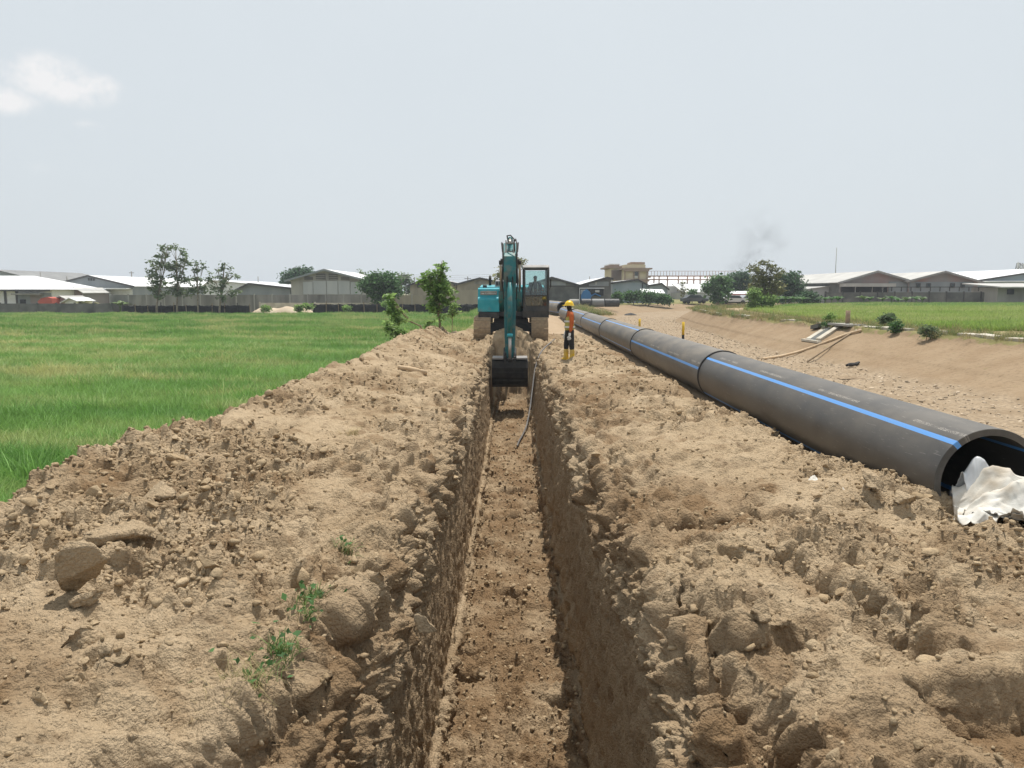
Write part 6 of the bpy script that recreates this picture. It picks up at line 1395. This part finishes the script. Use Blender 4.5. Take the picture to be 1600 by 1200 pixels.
# broken concrete outlet down the bank
pA = onbank(1318, 505); pB = onbank(1262, 533); pC = onbank(1290, 533); pD = onbank(1335, 508)
t = thing('drain_outlet', 'broken concrete drain chute running down the right canal bank', 'drain', (pA.x, pA.y, 0))
def pl_(ps, w, h, name, m_): 
    ps = [Vector(p) - Vector((pA.x, pA.y, 0)) for p in ps]
    o = MB()
    for a, b in zip(ps[:-1], ps[1:]):
        d = (b - a); n = Vector((-d.y, d.x, 0)).normalized() * w / 2; o.add([a - n, a + n, b + n, b - n, a - n + Vector((0, 0, h)), a + n + Vector((0, 0, h)), b + n + Vector((0, 0, h)), b - n + Vector((0, 0, h))], [(0, 1, 2, 3), (4, 5, 6, 7), (0, 1, 5, 4), (1, 2, 6, 5), (2, 3, 7, 6), (3, 0, 4, 7)])
    return o.build(name, m_, t)
pl_([onbank(1303, 507), onbank(1262, 531)], .22, .12, 'chute_wall', M['coping']); pl_([onbank(1316, 508), onbank(1278, 534)], .24, .14, 'chute_wall', M['coping']); pl_([onbank(1310, 509), onbank(1272, 531)], .7, .02, 'chute_floor', M['dark_brick'])
pl_([onbank(1255, 532), onbank(1282, 536)], .18, .1, 'chute_lip', M['coping']); pl_([onbank(1306, 505), onbank(1340, 508)], .9, .10, 'cap_slab', M['concrete_lt']); pl_([onbank(1274, 505), onbank(1288, 507)], .35, .1, 'cap_slab', M['coping'])
pl_([onbank(1272, 515), onbank(1285, 512)], .5, .2, 'broken_block', M['dark_brick'])
for k, (px, py, s) in enumerate(((1322, 506, .14), (1330, 511, .12), (1340, 506, .13), (1350, 512, .2), (1356, 509, .16), (1291, 511, .18), (1336, 515, .1))):
    p = onbank(px, py); o = bpy.data.objects.new('broken_stone', rock_mesh('broken_stone', 2, 300 + k, 9, M['coping'])); COL.objects.link(o); o.location = p; o.scale = (s, s, s * .8)
    tag(o, 'pale broken concrete lump by the drain chute, %s' % ('just right of the post foot', 'below the post foot', 'second right of the post', 'larger left one of the white pair', 'smaller right one of the white pair', 'left of the chute top', 'lowest one right of the chute')[k], 'stone', 'broken lumps by the drain chute')
b = onbank(1322, 504); h = zat(485, b.y) - b.z
tag(MB().tube([(b.x, b.y, b.z - .1), (b.x, b.y, b.z + h)], .11, 12).build('bank_post', M['wood'], None, True), 'dark stubby post standing above the broken drain chute', 'post')
for k, (px, pt, pb2) in enumerate(((1531, 485, 507), (1537, 489, 507))):
    b = onbank(px, pb2); h = zat(pt, b.y) - b.z; tag(MB().tube([(b.x, b.y, b.z - .1), (b.x + .05 * k, b.y, b.z + h)], .06, 8).build('field_stake', M['wood'], None, True), ('taller left' if k == 0 else 'shorter leaning right') + ' stake of the pair at the right field edge', 'stake')
hz = [onbank(1345, 516), onbank(1318, 524), onbank(1290, 537), onbank(1255, 551), onbank(1222, 558), onbank(1190, 562)]
tag(MB().tube(catmull(np.array([tuple(p + Vector((0, 0, .06))) for p in hz]), 40), .06, 8).build('suction_hose', M['wood_pale'], None, True), 'pale hose curving from the drain chute down onto the canal bed', 'hose')
hz = [onbank(1332, 519), onbank(1300, 540), onbank(1262, 566)]
tag(MB().tube([tuple(p + Vector((0, 0, .05))) for p in hz], .035, 6).build('bamboo_pole', M['wood'], None, True), 'thin dark pole lying straight down the bank beside the pale hose', 'pole')
b = onbank(1334, 572); m = MB(); m.tube([(-.25, 0, .05), (-.1, .1, .09), (.12, .12, .1), (.24, .04, .16), (.1, -.08, .10), (-.2, -.08, .06)], .05, 8); o = m.build('old_tyre_piece', M['black'], None, True); o.location = b; tag(o, 'curled dark piece of old tyre on the canal bank foot', 'tyre piece')
b = onbank(1330, 592); c = cloth('muddy_sheet', .9, .4, .06, 41, M['wood'], None, 30, 20, .5); c.location = b; tag(c, 'flat brown sheet lying on the canal bed behind the pipe', 'sheet')
b = onbank(985, 493); c = cloth('debris', 1.6, .8, .25, 45, M['black'], None, 24, 18, .8); c.location = b; tag(c, 'small dark debris heap at the foot of the far left canal bank', 'debris')

# ------------------------------------------------------------------ cars, poles, masts, wires
def car(px, py, Y, label, paint, rz=0):
    t = thing('parked_car', label, 'car', (xat(px, Y), Y, 0.0), rz, 'cars parked beyond the canal')
    m = MB(); m.prism([(-2.1, .35), (2.1, .35), (2.15, .75), (1.3, .92), (.75, 1.38), (-.95, 1.42), (-1.6, .98), (-2.1, .88)], -.8, .8, 'y'); m.build('body', paint, t, bevel=.06)
    g = MB()
    for s in (-1, 1): g.prism([(1.15, .93), (.7, 1.31), (-.9, 1.34), (-1.4, .97)], s * .815 - .01, s * .815 + .01, 'y')
    g.build('side_window', M['pane'], t)
    for x in (-1.3, 1.3):
        for s in (-1, 1): w_ = MB().tube([(x, s * .82 - .1, .32), (x, s * .82 + .1, .32)], .32, 16).build('wheel', M['black'], t, True)
M['car_white'] = mat('car_white', (.7, .7, .7), None, rough=.25, spec=.5); M['car_silver'] = mat('car_silver', (.42, .44, .46), None, rough=.3, metal=.3); M['car_dark'] = mat('car_dark', (.09, .10, .11), None, rough=.3)
car(1146, 467, 121, 'white parked car under the red edged shelter', M['car_white']); car(1170, 467, 123, 'silver parked car right of the white one', M['car_silver'], .3); car(1085, 470, 126, 'dark parked car before the white hall', M['car_dark'], .15)
Y = 127; t = thing('car_shelter', 'low shelter with white and red roof over the parked cars', 'shelter', (xat(1152, Y), Y, 0))
MB().prism([(-2, zat(460, Y)), (3, zat(456, Y)), (3, zat(456, Y) + .12), (-2, zat(460, Y) + .12)], -3.2, 3.4).build('roof', M['roof_white'], t); MB().box((-.6, -2.1, zat(460, Y) - .15), (4.8, .1, .4)).build('red_fascia', M['orange_red'], t)
for x in (-3, 0, 3): MB().box((x, -1.8, zat(460, Y) / 2), (.12, .12, zat(460, Y))).build('post', M['grey_mid'], t)
MB().box((0, 3.1, zat(458, Y) / 2), (6, .1, zat(458, Y))).build('rear_panel', M['dark'], t)
def pole(px, pyt, Y, label, r=.09, arm=None, zb=0, name='utility_pole', cat='pole', m_=None):
    t = thing(name, label, cat, (xat(px, Y), Y, zb)); h = zat(pyt, Y) - zb
    MB().tube([(0, 0, 0), (0, 0, h)], [r, r * .7], 8).build('shaft', m_ or M['concrete'], t, True)
    for k, (dz, w) in enumerate(arm or []): MB().box((0, 0, h - dz), (w, .1, .1)).build('crossarm', M['grey_dark'], t)
    return t
pole(58, 433, 132, 'utility pole with two crossarms behind the white hipped roof', .13, [(1.2, 2.4), (.3, 1.4)], -1.1)
pole(65, 425, 190, 'thin pole above the grey roof at the far left', .14, None, -1.1); pole(106, 432, 180, 'short thick pole left of the grey gable peak', .2, None, -1.1); pole(207, 424, 160, 'pole above the white roof slope near the teak trees', .16, [(.3, 1.0)], -1.1)
pole(404, 432, 170, 'thin pole above the low white sheds', .13, None, -1.1); pole(648, 433, 140, 'left one of two thin poles above the beige gables', .1, None, -1.1); pole(731, 432, 140, 'right one of two thin poles above the beige gables', .12, [(.4, 1.2)], -1.1)
pole(1304, 387, 200, 'tall thin radio mast above the right hand trees', .12, None, 0, 'radio_mast', 'mast', M['concrete_lt'])
t = pole(921, 432, 160, 'small pole between the two dark warehouse gables', .12, None, 0)
Y = 260; t = thing('lattice_tower', 'lattice telecom tower at the far right above the white roof', 'tower', (xat(1590, Y), Y, 0)); h = zat(411, Y)
m = MB()
for sx in (-1, 1):
    for sy in (-1, 1): m.tube([(sx * 1.6, sy * 1.6, 0), (sx * .6, sy * .6, h)], .12, 5)
for k in range(9):
    z = h * k / 9; z2 = h * (k + 1) / 9; w = 1.6 - 1.0 * k / 9; w2 = 1.6 - 1.0 * (k + 1) / 9
    for s in (-1, 1): m.tube([(-w, s * w, z), (w2, s * w2, z2)], .07, 4); m.tube([(w, s * w, z), (-w2, s * w2, z2)], .07, 4); m.tube([(s * w, -w, z), (s * w2, w2, z2)], .07, 4)
m.build('lattice', M['concrete'], t)
for k in range(3): MB().box(((-1, 1, 0)[k] * .9, -.6, h - .8 - .5 * k), (.4, .3, 2)).build('antenna', M['roof_white'], t)
def wire(a, b, sag, label):
    a, b = Vector(a), Vector(b); pts = [a + (b - a) * s + Vector((0, 0, -4 * sag * s * (1 - s))) for s in np.linspace(0, 1, 14)]
    tag(MB().tube(pts, .018, 4).build('overhead_wire', M['grey_mid'], None), label, 'wire', 'overhead wires above the beige gables')
for k, dz in enumerate((0, .35, .7)):
    wire((xat(600, 140), 140, zat(433.5, 140) + dz), (xat(800, 140), 140, zat(433, 140) + dz), .35, '%s of three overhead wires above the beige gables' % ('lowest', 'middle', 'highest')[k])

# ------------------------------------------------------------------ smoke and haze
sm = bpy.data.materials.new('smoke'); sm.use_nodes = True; nt = sm.node_tree; nt.nodes.clear(); L = nt.links.new
o_ = N(nt, 'ShaderNodeOutputMaterial'); pv_ = N(nt, 'ShaderNodeVolumePrincipled'); pv_.inputs['Color'].default_value = (.10, .10, .11, 1); L(pv_.outputs[0], o_.inputs['Volume'])
tcn = N(nt, 'ShaderNodeTexCoord'); n_ = N(nt, 'ShaderNodeTexNoise'); n_.inputs['Scale'].default_value = 2.2; n_.inputs['Detail'].default_value = 4; L(tcn.outputs['Object'], n_.inputs['Vector'])
ln = N(nt, 'ShaderNodeVectorMath', operation='LENGTH'); L(tcn.outputs['Object'], ln.inputs[0]); f1 = N(nt, 'ShaderNodeMapRange'); f1.inputs[1].default_value = 1; f1.inputs[2].default_value = .2; L(ln.outputs['Value'], f1.inputs[0])
f2 = N(nt, 'ShaderNodeMapRange'); f2.inputs[1].default_value = .46; f2.inputs[2].default_value = .70; L(n_.outputs[0], f2.inputs[0]); mu = N(nt, 'ShaderNodeMath', operation='MULTIPLY'); L(f1.outputs[0], mu.inputs[0]); L(f2.outputs[0], mu.inputs[1])
mu2 = N(nt, 'ShaderNodeMath', operation='MULTIPLY'); L(mu.outputs[0], mu2.inputs[0]); mu2.inputs[1].default_value = .16; L(mu2.outputs[0], pv_.inputs['Density'])
def puff(px, py, Y, r, sc, rot):
    bm = bmesh.new(); bmesh.ops.create_icosphere(bm, subdivisions=3, radius=1); me = bpy.data.meshes.new('smoke_plume'); bm.to_mesh(me); bm.free(); me.materials.append(sm)
    o = bpy.data.objects.new('smoke_plume', me); COL.objects.link(o); o.location = at(px, py, Y); o.scale = (sc[0], sc[1], sc[2]); o.rotation_euler = rot; tag(o, 'thin dark smoke rising behind the dark trees beyond the canal', kind='stuff')
puff(1152, 418, 210, 1, (5.2, 3, 3.6), (0, .3, 0)); puff(1168, 404, 211, 1, (5.5, 3, 2.6), (0, -.5, 0)); puff(1188, 372, 212, 1, (9, 3, 9), (0, .5, 0)) 
hzm = bpy.data.materials.new('haze'); hzm.use_nodes = True; nt = hzm.node_tree; nt.nodes.clear(); o_ = N(nt, 'ShaderNodeOutputMaterial'); v_ = N(nt, 'ShaderNodeVolumePrincipled'); v_.inputs['Color'].default_value = (.86, .92, 1, 1); v_.inputs['Density'].default_value = .00055; v_.inputs['Anisotropy'].default_value = .2; nt.links.new(v_.outputs[0], o_.inputs['Volume'])
tag(MB().box((0, 1900, 15), (6400, 5000, 40)).build('haze', hzm, None), 'thin pale haze over the whole site', kind='stuff')
